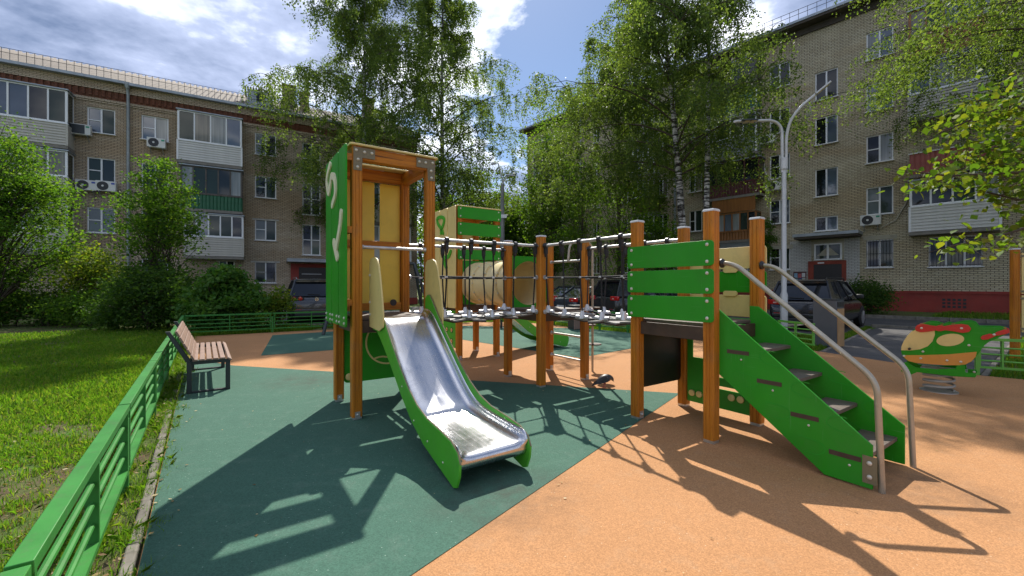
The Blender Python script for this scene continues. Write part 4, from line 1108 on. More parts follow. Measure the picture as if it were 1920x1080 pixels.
for a in (.042,):
    o = MB().box((a, SB[1] - 1.185, .15), (.006, .085, .20)).build('foot_plate', BRACK, stair)
    for z in (.20, .10):
        b = link(bpy.data.objects.new('bolt_cap', _bolt), o); b.location = (a - .004, SB[1] - 1.185, z); b.rotation_euler = (0, R(-90), 0)

# ---- rope bridges
_clamp = MB().lathe([(.034, -.026), (.042, -.019), (.042, .019), (.034, .026)], 12, Matrix.Rotation(R(90), 4, 'Y')).box((0, 0, -.065), (.042, .050, .10)).lathe([(.016, -.165), (.024, -.13), (.024, -.11)], 8).mesh('rope_clamp', BLACK, 35)
_cross = MB().lathe([(.018, -.012), (.022, 0), (.018, .012)], 8).box((0, 0, 0), (.044, .026, .026)).mesh('rope_cross', ALU, 35)
_shoe = MB().lathe([(.050, 0), (.045, .03), (.026, .085), (.02, .10)], 8).tube([(-.11, 0, .016), (.11, 0, .016)], .026, 8).mesh('rope_shoe', ALU, 35)
def rope_bridge(loc, rz, label):
    Lx = PD - .12; nb = 6
    xs = [.17 + i * (Lx - .22) / 4 for i in range(5)]
    ro = MB()
    def dz(x): return PT - .035 - .045 * math.sin(math.pi * x / Lx)
    for y in (0.02, PM - .02):
        ro.tube([(x, y, 1.60 - .012 * math.sin(math.pi * x / Lx)) for x in np.linspace(0, Lx, 12)], .012, 7)
        for i, x in enumerate(xs): ro.tube([(x, y, 1.955), (x + .012 * (-1) ** i, y, 1.6), (x, y + (.03 if y < .1 else -.03), dz(x) + .07)], .011, 7)
        ro.tube([(x, y + (.03 if y < .1 else -.03), dz(x) + .012) for x in np.linspace(0, Lx, 12)], .012, 7)
    b = ro.build('rope_bridge', ROPE, play); b.location = loc; b.rotation_euler = (0, 0, rz); b['label'] = label
    for y in (0.0, PM):
        MB().tube([(0, y, 2.055), (Lx, y, 2.055)], .021, 14).build('bridge_rail', GALV, b)
        for x in (0.01, Lx - .01):
            for z in (1.60, PT - .02): MB().lathe([(.034, -.008), (.034, .008), (.02, .02)], 8, Matrix.Translation((x, y + (.02 if y == 0 else -.02), z)) @ Matrix.Rotation(R(90), 4, 'Y')).build('rope_anchor', ALU, b)
        yy = y + (.02 if y == 0 else -.02); ys = y + (.05 if y == 0 else -.05)
        for x in xs:
            c = link(bpy.data.objects.new('rope_clamp', _clamp), b); c.location = (x, yy if False else y, 2.055)
            c = link(bpy.data.objects.new('rope_cross', _cross), b); c.location = (x, yy, 1.592)
            c = link(bpy.data.objects.new('rope_shoe', _shoe), b); c.location = (x, ys, dz(x) + .012)
    bw = (Lx - .03) / nb
    bm_ = MB().prism(rrect(-bw / 2 + .02, -PM / 2 + .05, bw / 2 - .02, PM / 2 - .05, .03), .018, None, -.009).mesh('deck_board', DECK, 30)
    for i in range(nb):
        x = .015 + (i + .5) * bw
        q = link(bpy.data.objects.new('deck_board', bm_), b); q.location = (x, PM / 2, dz(x) - .012); q.rotation_euler = (random.uniform(-.03, .03), (-1) ** i * R(5.5), random.uniform(-.02, .02))
        lo = MB().box((0, 0, 0), (bw - .05, PM - .12, .016)).build('board_underside', BROWN, q); lo.location = (0, 0, -.018)
    return b
rope_bridge((-PD + .06, 0, 0), 0, 'rope bridge with hanging planks between slide tower and middle platform')
rope_bridge((PM, -PD + .06, 0), R(90), 'rope bridge with hanging planks between middle platform and staircase')

# ---- tunnel between middle platform and rear tower
tz, tr = 1.52, .385
def holed_panel(m, w, z0, z1, r, mt):
    n = 32; O, I = [], []
    for k in range(n):
        a = 2 * math.pi * k / n + math.pi / n; c, s_ = math.cos(a), math.sin(a)
        I.append((w / 2 + r * c, tz + r * s_))
        sc = 1 / max(abs(c) / (w / 2), (abs(s_) / ((z1 - tz) if s_ > 0 else (tz - z0))))
        O.append((w / 2 + sc * c, tz + sc * s_))
    mb = MB()
    for t in (0, .016): mb.raw([m @ Vector((*p, t)) for p in O + I], [(k, (k + 1) % n, n + (k + 1) % n, n + k) for k in range(n)])
    mb.raw([m @ Vector((*p, t)) for t in (0, .016) for p in I], [(k, (k + 1) % n, n + (k + 1) % n, n + k) for k in range(n)])
    mb.raw([m @ Vector((*p, t)) for t in (0, .016) for p in O], [(k, (k + 1) % n, n + (k + 1) % n, n + k) for k in range(n)])
    return mb.build('tunnel_panel', mt, play)
holed_panel(panel_m((.06, PM + .02, 0), (1, 0), (0, -1)), PM - .12, 1.10, 1.97, .37, GREEN)
holed_panel(panel_m((.06, T1[1] - .02, 0), (1, 0), (0, -1)), PM - .12, 1.10, 1.97, .37, GREEN)
tl = PD - .06
prof = []
for i in range(4):
    y0, y1 = i * tl / 4, (i + 1) * tl / 4
    prof += [(tr + .035, y0 + .004), (tr + .035, y0 + .020), (tr + .004, y0 + .024), (tr + .012, (y0 + y1) / 2), (tr + .004, y1 - .024), (tr + .035, y1 - .020), (tr + .035, y1 - .004)]
inner = [(tr - .012, tl - .002), (tr - .012, .002)]
mt_ = Matrix.Translation((PM / 2, PM + .03, tz)) @ Matrix.Rotation(R(-90), 4, 'X')
mbt = MB(); n = 36; pr = prof + inner + [prof[0]]
for (r, z) in pr:
    for k in range(n): mbt.v.append(tuple(mt_ @ Vector((r * math.cos(2 * math.pi * k / n), r * math.sin(2 * math.pi * k / n), z))))
for i in range(len(pr) - 1):
    for k in range(n): mbt.f.append((i * n + k, i * n + (k + 1) % n, (i + 1) * n + (k + 1) % n, (i + 1) * n + k))
tun = mbt.build('tunnel', CREAM2, play, smooth=50); tun['label'] = 'cream plastic crawl tunnel of bolted rings'
for i in range(1, 4):
    for k in range(14):
        a = 2 * math.pi * k / 14; b = link(bpy.data.objects.new('bolt_cap', _bolt), tun)
        b.location = mt_ @ Vector(((tr + .018) * math.cos(a), (tr + .018) * math.sin(a), i * tl / 4 - .024)); b.rotation_euler = Vector((0, -1, 0)).to_track_quat('Z', 'Y').to_euler()

# ---- rear tower panels
mT = panel_m((-.065, T1[1] - .058, 0), (1, 0), (0, -1)); wT = PM + .13
for (z0, z1) in ((2.80, 3.03), (2.47, 2.72), (1.99, 2.22)):
    o = plank('guard_plank', GREEN, rrect(0, z0, wT, z1, .03), mT, 0.019)
    bolts(o, [mT @ Vector((x, z, .019)) for x in (.06, wT - .06) for z in (z0 + .04, z1 - .04)], (0, -1, 0))
mTs = panel_m((-.100, T3[1] + .115, 0), (0, -1), (-1, 0))
for i in range(3):
    x = i * (wp + .03)
    plank('side_plank', CREAM, rrect(x, 1.03, x + wp, TZ + .005, .03), mTs, 0.02)
squiggle('letter_piece', LGREEN, mTs, [on_panel(mTs, [(735, 606), (724, 580), (707, 555), (703, 527), (722, 517), (740, 527), (737, 555), (727, 582), (723, 606)])], .07)
squiggle('letter_piece', LGREEN, mTs, [on_panel(mTs, [(776, 706), (764, 732), (740, 742), (741, 765), (752, 792)])], .085)
mTb = panel_m((.0, T3[1] - .06, 0), (0, -1), (-1, 0))
o = plank('game_panel', LGREEN, rrect(0, .22, PM - .12, .97, .04), mTb, .016)
for i in range(2):
    for j in range(3):
        MB().lathe([(.055, 0), (.055, .004)], 16, mTb @ Matrix.Translation((.30 + i * .22, .35 + j * .22, .0165))).build('dial', BOARD, o)
        MB().lathe([(.040, 0), (.040, .004)], 16, mTb @ Matrix.Translation((.30 + i * .22, .35 + j * .22, .0210))).build('dial_face', CREAM, o)
        MB().lathe([(.015, 0), (.015, .004)], 16, mTb @ Matrix.Translation((.30 + i * .22, .35 + j * .22, .0255))).build('dial_hub', RED, o)
mTb2 = panel_m((.06, T3[1] + .058, 0), (1, 0), (0, 1))
for x0, x1 in ((0, .32), (.42, .74)): plank('back_plank', CREAM, rrect(x0, 1.16, x1, TZ - .16, .012), mTb2, .018, -.04)
# ---- climbing rungs and step pole on the far side of the middle platform
for z in (.28, .66): railbar((PM + .0, PM - .056, z), (PM + .0, .056, z), .017, GALV, 'rung')
railbar((PM, PM - .056, 1.88), (PM, .056, 1.88), .019, GALV, 'grab_bar')
pl_ = MB().tube(arc_path([(1.42, .374, -.02), (1.42, .374, 2.22), (.90, .374, 2.22), (.86, .374, 1.88)], .17), .020, 12).build('climbing_pole', RAILST, play)
for z, a in ((.46, .4), (.80, 2.4), (1.10, 4.0)):
    MB().lathe([(.125, -.010), (.130, 0), (.125, .010)], 20, Matrix.Translation((1.42 + .07 * math.cos(a), .374 + .07 * math.sin(a), z))).build('pole_step', BROWN, pl_)
# ------------------------------------------------------------------ fences
def fence(name, pts, label, mt, H=0.62, sec=2.25, group='low green metal fences', start=0.0, top=(0.055, 0.045)):
    P = [Vector(p) for p in pts]
    e = empty(name, (P[0].x, P[0].y, 0), 0, label, 'fence', group)
    for i in range(len(P) - 1):
        a, b = P[i] - P[0], P[i + 1] - P[0]; L = (b - a).length; d = (b - a).normalized(); n = max(1, round(L / sec)); sl = L / n
        for k in range(n):
            s0, s1 = a + d * (k * sl + .012), a + d * ((k + 1) * sl - .012)
            MB().bar((*s0, H - top[1] / 2), (*s1, H - top[1] / 2), top[0], top[1]).build('top_rail', mt, e, bevel=.003)
            MB().bar((*s0, .135), (*s1, .135), .055, .03).build('bottom_rail', mt, e)
            for z in (.245, .355, .465):
                MB().tube([(*(s0 + d * .03), z + random.uniform(-.004, .004)), (*(s0 + (s1 - s0) * .5), z - random.uniform(0, .006)), (*(s1 - d * .03), z + random.uniform(-.004, .004))], .0145, 8, False).build('rail', mt, e)
            for q in (.02, .5, .98):
                p = s0 + (s1 - s0) * q; f = MB().box((0, 0, 0), (.026, .055, H - top[1] - .15), Matrix.Rotation(math.atan2(d.y, d.x), 3, 'Z')); o = f.build('upright', mt, e); o.location = (*p, .15 + (H - top[1] - .15) / 2 )
            p = a + d * (k * sl)
            MB().box((0, 0, 0), (.05, .05, H - top[1] - .005), Matrix.Rotation(math.atan2(d.y, d.x), 3, 'Z')).build('fence_post', mt, e).location = (*p, (H - top[1]) / 2 - .06)
    return e
fence('fence', [fl(-4.5 + .0), fl(10.9)], 'low green metal fence running along the lawn beside the bench', FENCE, sec=2.2, top=(.066, .045))
fence('fence', [FC, FC + E1w * 6.6], 'low green metal fence in front of the grey car and round bush', FENCE)
fence('fence', [(1.55, 15.6), (2.87, 13.85), (3.6, 13.15), (6.5, 10.5)], 'low green fence behind the rope bridge and the parked cars lawn', FENCE)
fence('fence', [(6.58, 10.45), (6.80, 9.50)], 'short bright green fence piece beside the grey litter box', FENCE2)
fence('fence', [(7.70, 7.0), (8.20, 6.72), (10.2, 5.1)], 'bright green fence to the right behind the spring rider', FENCE2)

# ------------------------------------------------------------------ benches
def bench(loc, rz, L, label):
    e = empty('bench', loc, rz, label, 'bench', 'slatted benches')
    for y in (.04, L - .04):
        f = MB()
        f.box((.03, y, .215), (.055, .06, .43)); f.box((.47, y, .215), (.055, .06, .43)); f.box((.25, y, .415), (.385, .058, .05)); f.box((.25, y, .012), (.385, .056, .022))
        f.prism([(-.005, .43), (.058, .43), (-.175, .86), (-.225, .86)], .058, Matrix(((1, 0, 0, 0), (0, 0, 1, y - .029), (0, 1, 0, 0), (0, 0, 0, 1))))
        f.prism([(.44, .43), (.50, .43), (.50, .40), (.497, .385)], .056, Matrix(((1, 0, 0, 0), (0, 0, 1, y - .028), (0, 1, 0, 0), (0, 0, 0, 1))))
        f.build('side_frame', ANTH, e, bevel=.004)
    MB().box((.25, L / 2, .40), (.05, L - .1, .03)).build('cross_bar', ANTH, e)
    for i in range(5):
        MB().box((.095 + i * .078, L / 2, .452), (.058, L + .04, .026)).build('seat_slat', SLAT, e, bevel=.005)
    MB().box((.488, L / 2, .436), (.058, L + .04, .024), Matrix.Rotation(R(38), 3, 'Y')).build('seat_slat', SLAT, e, bevel=.005)
    d = Vector((-.205, 0, .43)).normalized()
    for i in range(5):
        p = Vector((.075, L / 2, .47)) + d * (.02 + i * .093)
        MB().box(p, (.026, L + .04, .080), Matrix.Rotation(math.atan2(d.x, d.z), 3, 'Y')).build('back_slat', SLAT, e, bevel=.005)
fang = math.atan2(FD.y, FD.x) - R(90)
bench((-4.42, 5.74, 0.005), fang, 2.0, 'brown slatted bench with dark steel frame beside the lawn fence')
bench((1.35, 15.0, 0.005), R(125), 1.8, 'far slatted bench seen under the rope bridge')
def litter_box(loc, rz, mt_body, mt_wood, w, h, label, slats=0):
    e = empty('litter_bin', loc, rz, label, 'litter bin', 'litter bins')
    MB().box((0, 0, h / 2), (w, w * .8, h)).build('body', mt_body, e, bevel=.01)
    MB().box((0, 0, h + .012), (w + .02, w * .8 + .02, .024)).build('lid', ANTH, e, bevel=.005)
    MB().box((w / 2 + .008, 0, h * .42), (.016, w * .70, h * .80)).build('wood_side', mt_wood, e)
    MB().box((w / 2 + .006, 0, h * .91), (.010, w * .66, h * .10)).build('opening', BLACK, e)
    for i in range(slats):
        MB().box((-w / 2 + (i + .5) * w / slats, -w * .4 - .008, h * .5), (w / slats - .012, .016, h * .94)).build('slat', SLAT, e)
px_ = gnd(1553, 648)
litter_box((px_[0], px_[1], -.01), R(-58), simple('grey_box', (.085, .09, .095), .5, var=.08, dirt=.1), simple('larch_board', (.42, .24, .10), .6, var=.2), .50, 1.13, 'tall dark grey litter box with a wooden side behind the handrails')
b_ = gnd(1083, 617)
litter_box((b_[0], b_[1], 0), R(20), ANTH, SLAT, .52, .78, 'brown slatted litter bin behind the middle platform', slats=7)

# ------------------------------------------------------------------ spring rider (helicopter)
def rider():
    b = gnd(1760, 733)
    e = empty('spring_rider', (b[0], b[1], 0), R(-49), 'green helicopter spring rider with red rotor on a steel coil', 'spring rider')
    S = 449.0
    def T(pts):      # outline traced in the photograph, undone for the panel's turn towards the camera
        return [((x - 340) / S / 1.27, 1.5 - (1.5 - (925 - y) / S) * (1 - .12 * (x - 340) / S / 1.27)) for x, y in pts]
    body = T([(128, 672), (131, 635), (145, 603), (165, 572), (190, 545), (215, 525), (240, 500), (290, 485), (330, 488), (365, 502), (392, 490), (418, 498), (450, 489), (480, 483), (515, 481), (540, 490), (556, 515), (610, 516), (660, 517), (690, 524), (705, 540), (690, 560), (650, 585), (610, 605), (585, 630), (565, 665), (545, 700), (520, 730), (490, 748), (455, 753), (380, 753), (300, 748), (220, 742), (170, 730), (140, 705)])
    wind = T([(128, 661), (131, 635), (145, 603), (165, 572), (190, 545), (212, 535), (260, 535), (325, 540), (325, 565), (312, 605), (285, 636), (240, 655), (180, 663)])
    band = T([(142, 692), (250, 691), (400, 685), (548, 668), (543, 698), (520, 728), (490, 747), (455, 752), (380, 752), (300, 747), (220, 740), (172, 728), (148, 707)])
    eye = T([(409 + 75 * math.cos(a), 596 - 38 * math.sin(a) - 7 * math.cos(a)) for a in np.linspace(0, 2 * math.pi, 24, False)])
    rot = T([(212, 522), (225, 503), (260, 497), (300, 505), (335, 510), (345, 505), (365, 505), (378, 510), (420, 501), (470, 496), (505, 503), (520, 525), (510, 545), (475, 552), (420, 541), (380, 536), (365, 541), (345, 542), (332, 537), (290, 545), (245, 549), (218, 540)])
    tail = T([(567, 582), (575, 568), (612, 555), (632, 560), (645, 545), (685, 527), (705, 533), (709, 547), (690, 558), (648, 568), (636, 573), (605, 591), (575, 594)])
    skid = T([(128, 790), (130, 765), (152, 733), (175, 742), (215, 767), (330, 776), (440, 772), (446, 752), (486, 752), (490, 796), (540, 800), (548, 812), (540, 826), (430, 820), (225, 796), (190, 811), (150, 809)])
    def M(y): return Matrix(((1, 0, 0, 0), (0, 0, -1, y), (0, 1, 0, 0), (0, 0, 0, 1)))
    for i, y in enumerate((-.15, .17)):
        p = MB().prism(body, .02, M(y)).build('body_panel', GREEN, e, bevel=.004)
        k = MB().prism(skid, .02, M(y - (.024 if i == 0 else -.024))).build('skid_panel', GREEN, e, bevel=.004)
        for nm, poly, mt, t0 in (('windscreen', wind, CREAM, .0205), ('window', eye, CREAM, .0205), ('orange_band', band, ORANGE, .0205)):
            MB().prism(poly, .003, M(y), t0).build(nm, mt, p)
        rm = MB().prism(rot, .016, M(y), .024).build('rotor', RED, e, bevel=.003)
        tm = MB().prism(tail, .016, M(y), .024).build('tail_rotor', RED, e, bevel=.003)
        for (cx, cy), par, t0 in (((250, 523), rm, .04), ((470, 523), rm, .04), ((634, 561), tm, .04), ((258, 669), p, .0235), ((146, 697), p, .0235), ((245, 711), p, .0235), ((392, 723), p, .0235), ((466, 731), p, .0235), ((508, 628), p, .0205), ((148, 770), k, .02), ((190, 794), k, .02), ((530, 813), k, .02)):
            bo = link(bpy.data.objects.new('bolt_cap', _bolt), par); q = T([(cx, cy)])[0]; bo.location = (q[0], y - t0, q[1]); bo.rotation_euler = (R(90), 0, 0); bo.scale = (.9, .9, .9)
    MB().box((.05, .01, .31), (.45, .26, .03)).build('base_plate', GALV, e)
    MB().box((.08, .01, .55), (.30, .26, .03)).build('seat', GREEN, e, bevel=.005)
    MB().tube([(-.28, -.24, .58), (-.28, .26, .58)], .016, 10).build('foot_bar', BLACK, e)
    sp = MB().tube([(.155 * math.cos(a), .155 * math.sin(a), .02 + .28 * a / (2 * math.pi * 3.6)) for a in np.linspace(0, 2 * math.pi * 3.6, 90)], .0155, 8)
    sp.build('coil_spring', simple_cache('spring_paint', (.35, .32, .27)), e)
    MB().lathe([(.20, 0), (.20, .012), (.17, .016)], 20).build('spring_plate', GALV, e)
rider()

# ------------------------------------------------------------------ play wall post at the far right edge
def play_wall():
    b = gnd(1903, 674)
    e = empty('play_wall', (b[0], b[1], 0), R(-15), 'wooden post with cream boards at the right edge', 'play wall')
    p = link(bpy.data.objects.new('post', _pm[PZ]), e)
    c = link(bpy.data.objects.new('post_cap', _cap), p); c.location = (0, 0, PZ)
    p2 = link(bpy.data.objects.new('post', _pm[PZ]), e); p2.location = (1.3, 0, 0)
    for i, (z0, z1) in enumerate(((.55, 1.28), (1.31, 2.12))):
        MB().box((.65, -.03, (z0 + z1) / 2), (1.14, .02, z1 - z0)).build('cream_board', CREAM, e)
    for z in (.62, 1.22, 1.36, 2.06): MB().box((.085, -.035, z), (.07, .03, .04)).build('clip', BRACK, e)
play_wall()

# ------------------------------------------------------------------ swing frame behind the slide tower
def swing():
    e = empty('swing_frame', (-6.4, 12.8, 0), R(25), 'dark grey steel swing frame behind the slide tower', 'swing')
    A, B = gnd(606, 628), gnd(806, 612)
    e.location = (A[0], A[1], 0); e.rotation_euler = (0, 0, R(24)); L = 3.4
    MB().tube([(.55, .9, 2.2), (L - .55, .9, 2.2)], .05, 12).build('top_bar', ANTH, e)
    for x0, x1 in ((0, .55), (L, L - .55)):
        for y in (0, 1.8): MB().tube([(x0, y, 0), (x1, .9, 2.22)], .05, 12).build('leg', ANTH, e)
    ch = MB()
    for x in (L / 2 - .25, L / 2 + .25): ch.tube([(x, .9, 2.2), (x, .9, .55)], .006, 5)
    ch.build('chain', GALV, e); MB().box((L / 2, .9, .53), (.55, .28, .04)).build('swing_seat', BLACK, e, bevel=.01)
swing()

# ------------------------------------------------------------------ lamp posts
LAMPG = simple('lamp_grey', (.50, .50, .48), .45, .35, var=.08, dirt=.15)
LED = simple('led_panel', (.75, .62, .35), .3, var=.05)
def lamp():
    Y = 13.2; X = (1470 - HX) / FPX * Y
    e = empty('street_lamp', (X, Y, -.03), 0, 'tall grey street lamp with two curved arms and flat heads', 'street lamp', 'street lamps')
    z1 = at(1470, 310, Y).z; za = at(1470, 245, Y).z
    MB().lathe([(.105, 0), (.105, 1.2), (.075, 1.3), (.068, z1)], 14).build('pole', LAMPG, e)
    MB().lathe([(.11, z1 - .1), (.11, z1 + .25)], 14).build('collar', LAMPG, e)
    pL = at(1395, 222, Y) - Vector((X, Y, 0)); pL.y = .15
    pR = at(1512, 186, Y) - Vector((X, Y, 0)); pR.y = -.4
    aL = arc_path([(-.05, 0, z1 - .2), (-.05, .02, pL.z - .02), (pL.x + .25, .13, pL.z), tuple(pL)], .45, 10)
    aR = arc_path([(.06, 0, z1 - .2), (.06, -.02, (z1 + pR.z) / 2 + .1), (.22, -.2, pR.z - .42), tuple(pR)], .38, 10)
    for pts, q in ((aL, 0), (aR, 1)):
        arm = MB().tube(pts, .045, 10).build('arm', LAMPG, e)
        d = (pts[-1] - pts[-2]).normalized(); c = pts[-1] + d * .22
        hd = MB().bar(pts[-1] - d * .02, pts[-1] + d * .46, .26, .05).build('lamp_head', ANTH if q == 0 else LAMPG, e, bevel=.01)
        for k in (0, 1):
            s_ = pts[-1] + d * (.08 + k * .19); mb = MB().bar(s_, s_ + d * .15, .20, .012); o = mb.build('led_panel', LED, hd); o.location = (0, 0, -.028)
lamp()
def far_lamp():
    Y = 27.0; X = (942 - HX) / FPX * Y
    e = empty('street_lamp', (X, Y, -.03), 0, 'distant grey lamp post with two small heads left of the far balconies', 'street lamp', 'street lamps')
    zt = at(942, 345, Y).z
    MB().lathe([(.17, 0), (.15, zt * .5), (.11, zt)], 12).build('pole', simple_cache('concrete_pole', (.24, .24, .23)), e)
    for q, (px, py) in enumerate(((934, 306), (953, 328))):
        p = at(px, py, Y) - Vector((X, Y, 0)); p.y = 0
        MB().tube(arc_path([(0, 0, zt - .3), (0, 0, zt + .4 - q * .3), tuple(p)], .3), .04, 8).build('arm', LAMPG, e)
        MB().bar((p.x - .1, 0, p.z + .02), (p.x + (-.45 if q == 0 else .45), 0, p.z - .02), .22, .08).build('lamp_head', LAMPG, e)
    MB().box((.1, -.12, at(942, 405, Y).z), (.35, .06, .22)).build('small_plate', WHITEP, e)
far_lamp()

# ------------------------------------------------------------------ cars
def paint(name, c): return simple(name, c, .30, .35, var=.06, coat=.8, spec=.5)
TYRE = simple('tyre_rubber', (.014, .014, .014), .8, var=.2)
RIM = simple('alloy_rim', (.45, .45, .46), .35, .8)
TAIL = simple('tail_light', (.45, .010, .008), .15, var=.25, vs_=20, coat=.6)
TAIL2 = simple('lamp_lens', (.55, .30, .25), .15)
CARGL = glass('car_glass', (.012, .014, .017), .03)
PLATE = simple('number_plate', (.62, .62, .58), .5)
CHROME = simple('chrome', (.75, .75, .76), .15, 1.0, var=.02)
TRIMB = simple('black_trim', (.016, .016, .017), .55)
def text_mesh(s_, size, mt, parent, m):
    cu = bpy.data.curves.new('lettering', 'FONT'); cu.body = s_; cu.size = size; cu.align_x = 'CENTER'; cu.align_y = 'CENTER'; cu.extrude = .001
    o = bpy.data.objects.new('lettering', cu); col.objects.link(o)
    dg = bpy.context.evaluated_depsgraph_get(); me = bpy.data.meshes.new_from_object(o.evaluated_get(dg)); bpy.data.objects.remove(o)
    me.materials.clear(); me.materials.append(mt)
    q = bpy.data.objects.new('lettering', me); link(q, parent); q.matrix_local = m; return q
def car(loc, heading, kind, pm, label, plate=None, emblem=False, round_lights=False, rails=True):
    """local +Y forward, rear bumper at y=0; x to the right"""
    e = empty('parked_car', loc, heading - R(90), label, 'car', 'parked cars')
    if kind == 'sedan': L, W, H, belt, rg, fg, rt0, rt1, wr = 4.6, 1.80, 1.47, .95, .75, 3.15, 1.45, 2.65, .32
    elif kind == 'cross': L, W, H, belt, rg, fg, rt0, rt1, wr = 4.6, 1.84, 1.69, 1.03, .12, 3.35, .42, 2.60, .35
    else: L, W, H, belt, rg, fg, rt0, rt1, wr = 4.75, 1.93, 1.75, 1.08, .12, 3.35, .42, 2.55, .37
    hw = W / 2
    def ring(y, zb, zt, w, tuck=.93):
        pts = []
        half = [(.0, zb), (w * .80, zb), (w * .95, zb + .06), (w, zb + .25), (w * 1.0, (zb + zt) / 2 + .05), (w * .985, zt - .10), (w * tuck, zt), (.0, zt + .015)]
        for x, z in half: pts.append((x, y, z))
        for x, z in reversed(half[1:-1]): pts.append((-x, y, z))
        return pts
    bl = belt; hood = bl - .06 if kind != 'sedan' else bl - .05
    st = [(0.0, .42, bl - .38, hw * .86), (.05, .34, bl - .12, hw * .93), (.16, .27, bl - .01, hw * .975), (.6, .24, bl, hw), (2.3, .22, bl, hw), (fg, .24, bl - .02, hw), (fg + .35, .25, hood, hw * .985), (L - .5, .27, hood - .10, hw * .95), (L - .15, .32, hood - .24, hw * .84), (L, .40, hood - .42, hw * .70)]
    body = MB().loft([ring(*s_) for s_ in st]).build('body', pm, e, smooth=40)
    body.modifiers.new('sub', 'SUBSURF').levels = 1; body.modifiers['sub'].render_levels = 2
    def gring(y, z, w, zb=None): return (y, z, w)
    # cabin: glass house with painted roof and pillars
    tw = hw * .74; bw = hw * .945
    B_ = [(-bw, rg, bl - .01), (bw, rg, bl - .01), (bw, fg, bl - .03), (-bw, fg, bl - .03)]
    T_ = [(-tw, rt0, H - .06), (tw, rt0, H - .06), (tw * .97, rt1, H - .05), (-tw * .97, rt1, H - .05)]
    MB().raw(B_ + T_, [(0, 1, 5, 4), (1, 2, 6, 5), (2, 3, 7, 6), (3, 0, 4, 7), (4, 5, 6, 7)]).build('cabin_glass', CARGL, e, smooth=0)
    rf = []
    for y, z, w in ((rt0 - .10, H - .075, tw * .98), (rt0 + .05, H - .03, tw * 1.03), ((rt0 + rt1) / 2, H, tw * 1.03), (rt1 - .05, H - .02, tw * 1.01), (rt1 + .05, H - .06, tw * .97)):
        rf.append([(-w, y, z - .05), (-w * .9, y, z - .005), (-w * .4, y, z + .012), (w * .4, y, z + .012), (w * .9, y, z - .005), (w, y, z - .05), (w * .5, y, z - .055), (-w * .5, y, z - .055)])
    MB().loft(rf).build('roof', pm, e, smooth=50)
    for s_ in (-1, 1):
        def lerp(t, top): return Vector((s_ * (tw * 1.0 if top else bw), 0, 0)) + Vector((0, (rt0 + (rt1 - rt0) * t) if top else (rg + (fg - rg) * t), (H - .055) if top else bl - .015))
        for t0, wd, mt in ((0.0, .11 if kind != 'sedan' else .10, pm), (.985, .06, pm)):
            MB().bar(lerp(t0, False), lerp(t0 if t0 < .5 else .99, True), wd, .05, (0, 1, 0) if False else (s_, 0, .3)).build('pillar', mt, e, bevel=.01)
        if kind != 'sedan':
            MB().raw([lerp(0, False) + Vector((s_ * .004, 0, 0)), lerp(.16, False) + Vector((s_ * .004, 0, 0)), lerp(.12, True) + Vector((s_ * .006, 0, 0)), lerp(0, True) + Vector((s_ * .006, 0, 0))], [(0, 1, 2, 3)]).build('rear_pillar', pm, e, smooth=0)
        for t0 in (.34, .64): MB().bar(lerp(t0, False), lerp(t0, True), .07, .03, (s_, 0, .3)).build('pillar', TRIMB, e)
        mi = MB().box((s_ * (hw + .10), fg - .55, bl + .08), (.22, .12, .15)).build('mirror', TRIMB if not emblem else TRIMB, e, bevel=.04)
        if rails and kind != 'sedan':
            MB().tube([(s_ * tw * .92, rt0 + .02, H - .02), (s_ * tw * .93, rt0 + .15, H + .045), (s_ * tw * .93, rt1 - .2, H + .05), (s_ * tw * .92, rt1 - .02, H - .02)], .018, 8).build('roof_rail', CHROME if emblem else TRIMB, e)
        for y in (.88, L - .92):
            m = Matrix.Translation((s_ * (hw - .10), y, wr)) @ Matrix.Rotation(R(90) * s_, 4, 'Y')
            w = MB().lathe([(wr * .70, -.10), (wr * .96, -.11), (wr, -.06), (wr, .07), (wr * .96, .115), (wr * .70, .12)], 28, m).build('wheel', TYRE, e)
            rm = MB().lathe([(wr * .68, .121), (wr * .66, .10), (wr * .60, .095)], 24, m)
            for k in range(5):
                a = 2 * math.pi * k / 5; rm.bar(m @ Vector((wr * .08 * math.cos(a), wr * .08 * math.sin(a), .118)), m @ Vector((wr * .66 * math.cos(a), wr * .66 * math.sin(a), .118)), .05, .02, m.to_3x3() @ Vector((0, 0, 1)))
            rm.build('rim', RIM, w)
            MB().lathe([(wr * 1.13, -.02), (wr * 1.13, .012)], 28, Matrix.Translation((s_ * (hw - .018), y, wr + .01)) @ Matrix.Rotation(R(90) * s_, 4, 'Y')).build('wheel_arch', TRIMB, e)
        # tail lights
        lz = bl - .10
        if round_lights:
            MB().prism(rrect(-.24, -.075, .24, .075, .07), .03, Matrix(((1, 0, 0, s_ * (hw - .30)), (0, 0, -1, .075), (0, 1, 0, lz), (0, 0, 0, 1)))).build('light_housing', TRIMB, e)
            for q in (.40, .175): MB().lathe([(.078, 0), (.07, .03), (.03, .035)], 20, Matrix.Translation((s_ * (hw - q), .05, lz)) @ Matrix.Rotation(R(90), 4, 'X')).build('tail_light', TAIL, e)
        else:
            tl_ = MB().box((s_ * (hw - .20), .085, lz), (.42, .10, .17), Matrix.Rotation(s_ * R(12), 3, 'Z')).build('tail_light', TAIL, e, bevel=.03)
            MB().box((s_ * (hw - .25), .03, lz - .01), (.13, .03, .05)).build('lamp_lens', TAIL2, tl_)
        MB().box((s_ * (hw - .33), .012, .55), (.24, .02, .05)).build('reflector', TAIL, e)
        MB().box((s_ * (hw - .01), 2.1, bl - .16), (.02, .2, .03)).build('door_handle', CHROME if kind == 'sedan' else pm, e)
    MB().box((0, .045, .50), (W * .86, .10, .16)).build('rear_bumper', pm, e, bevel=.04)
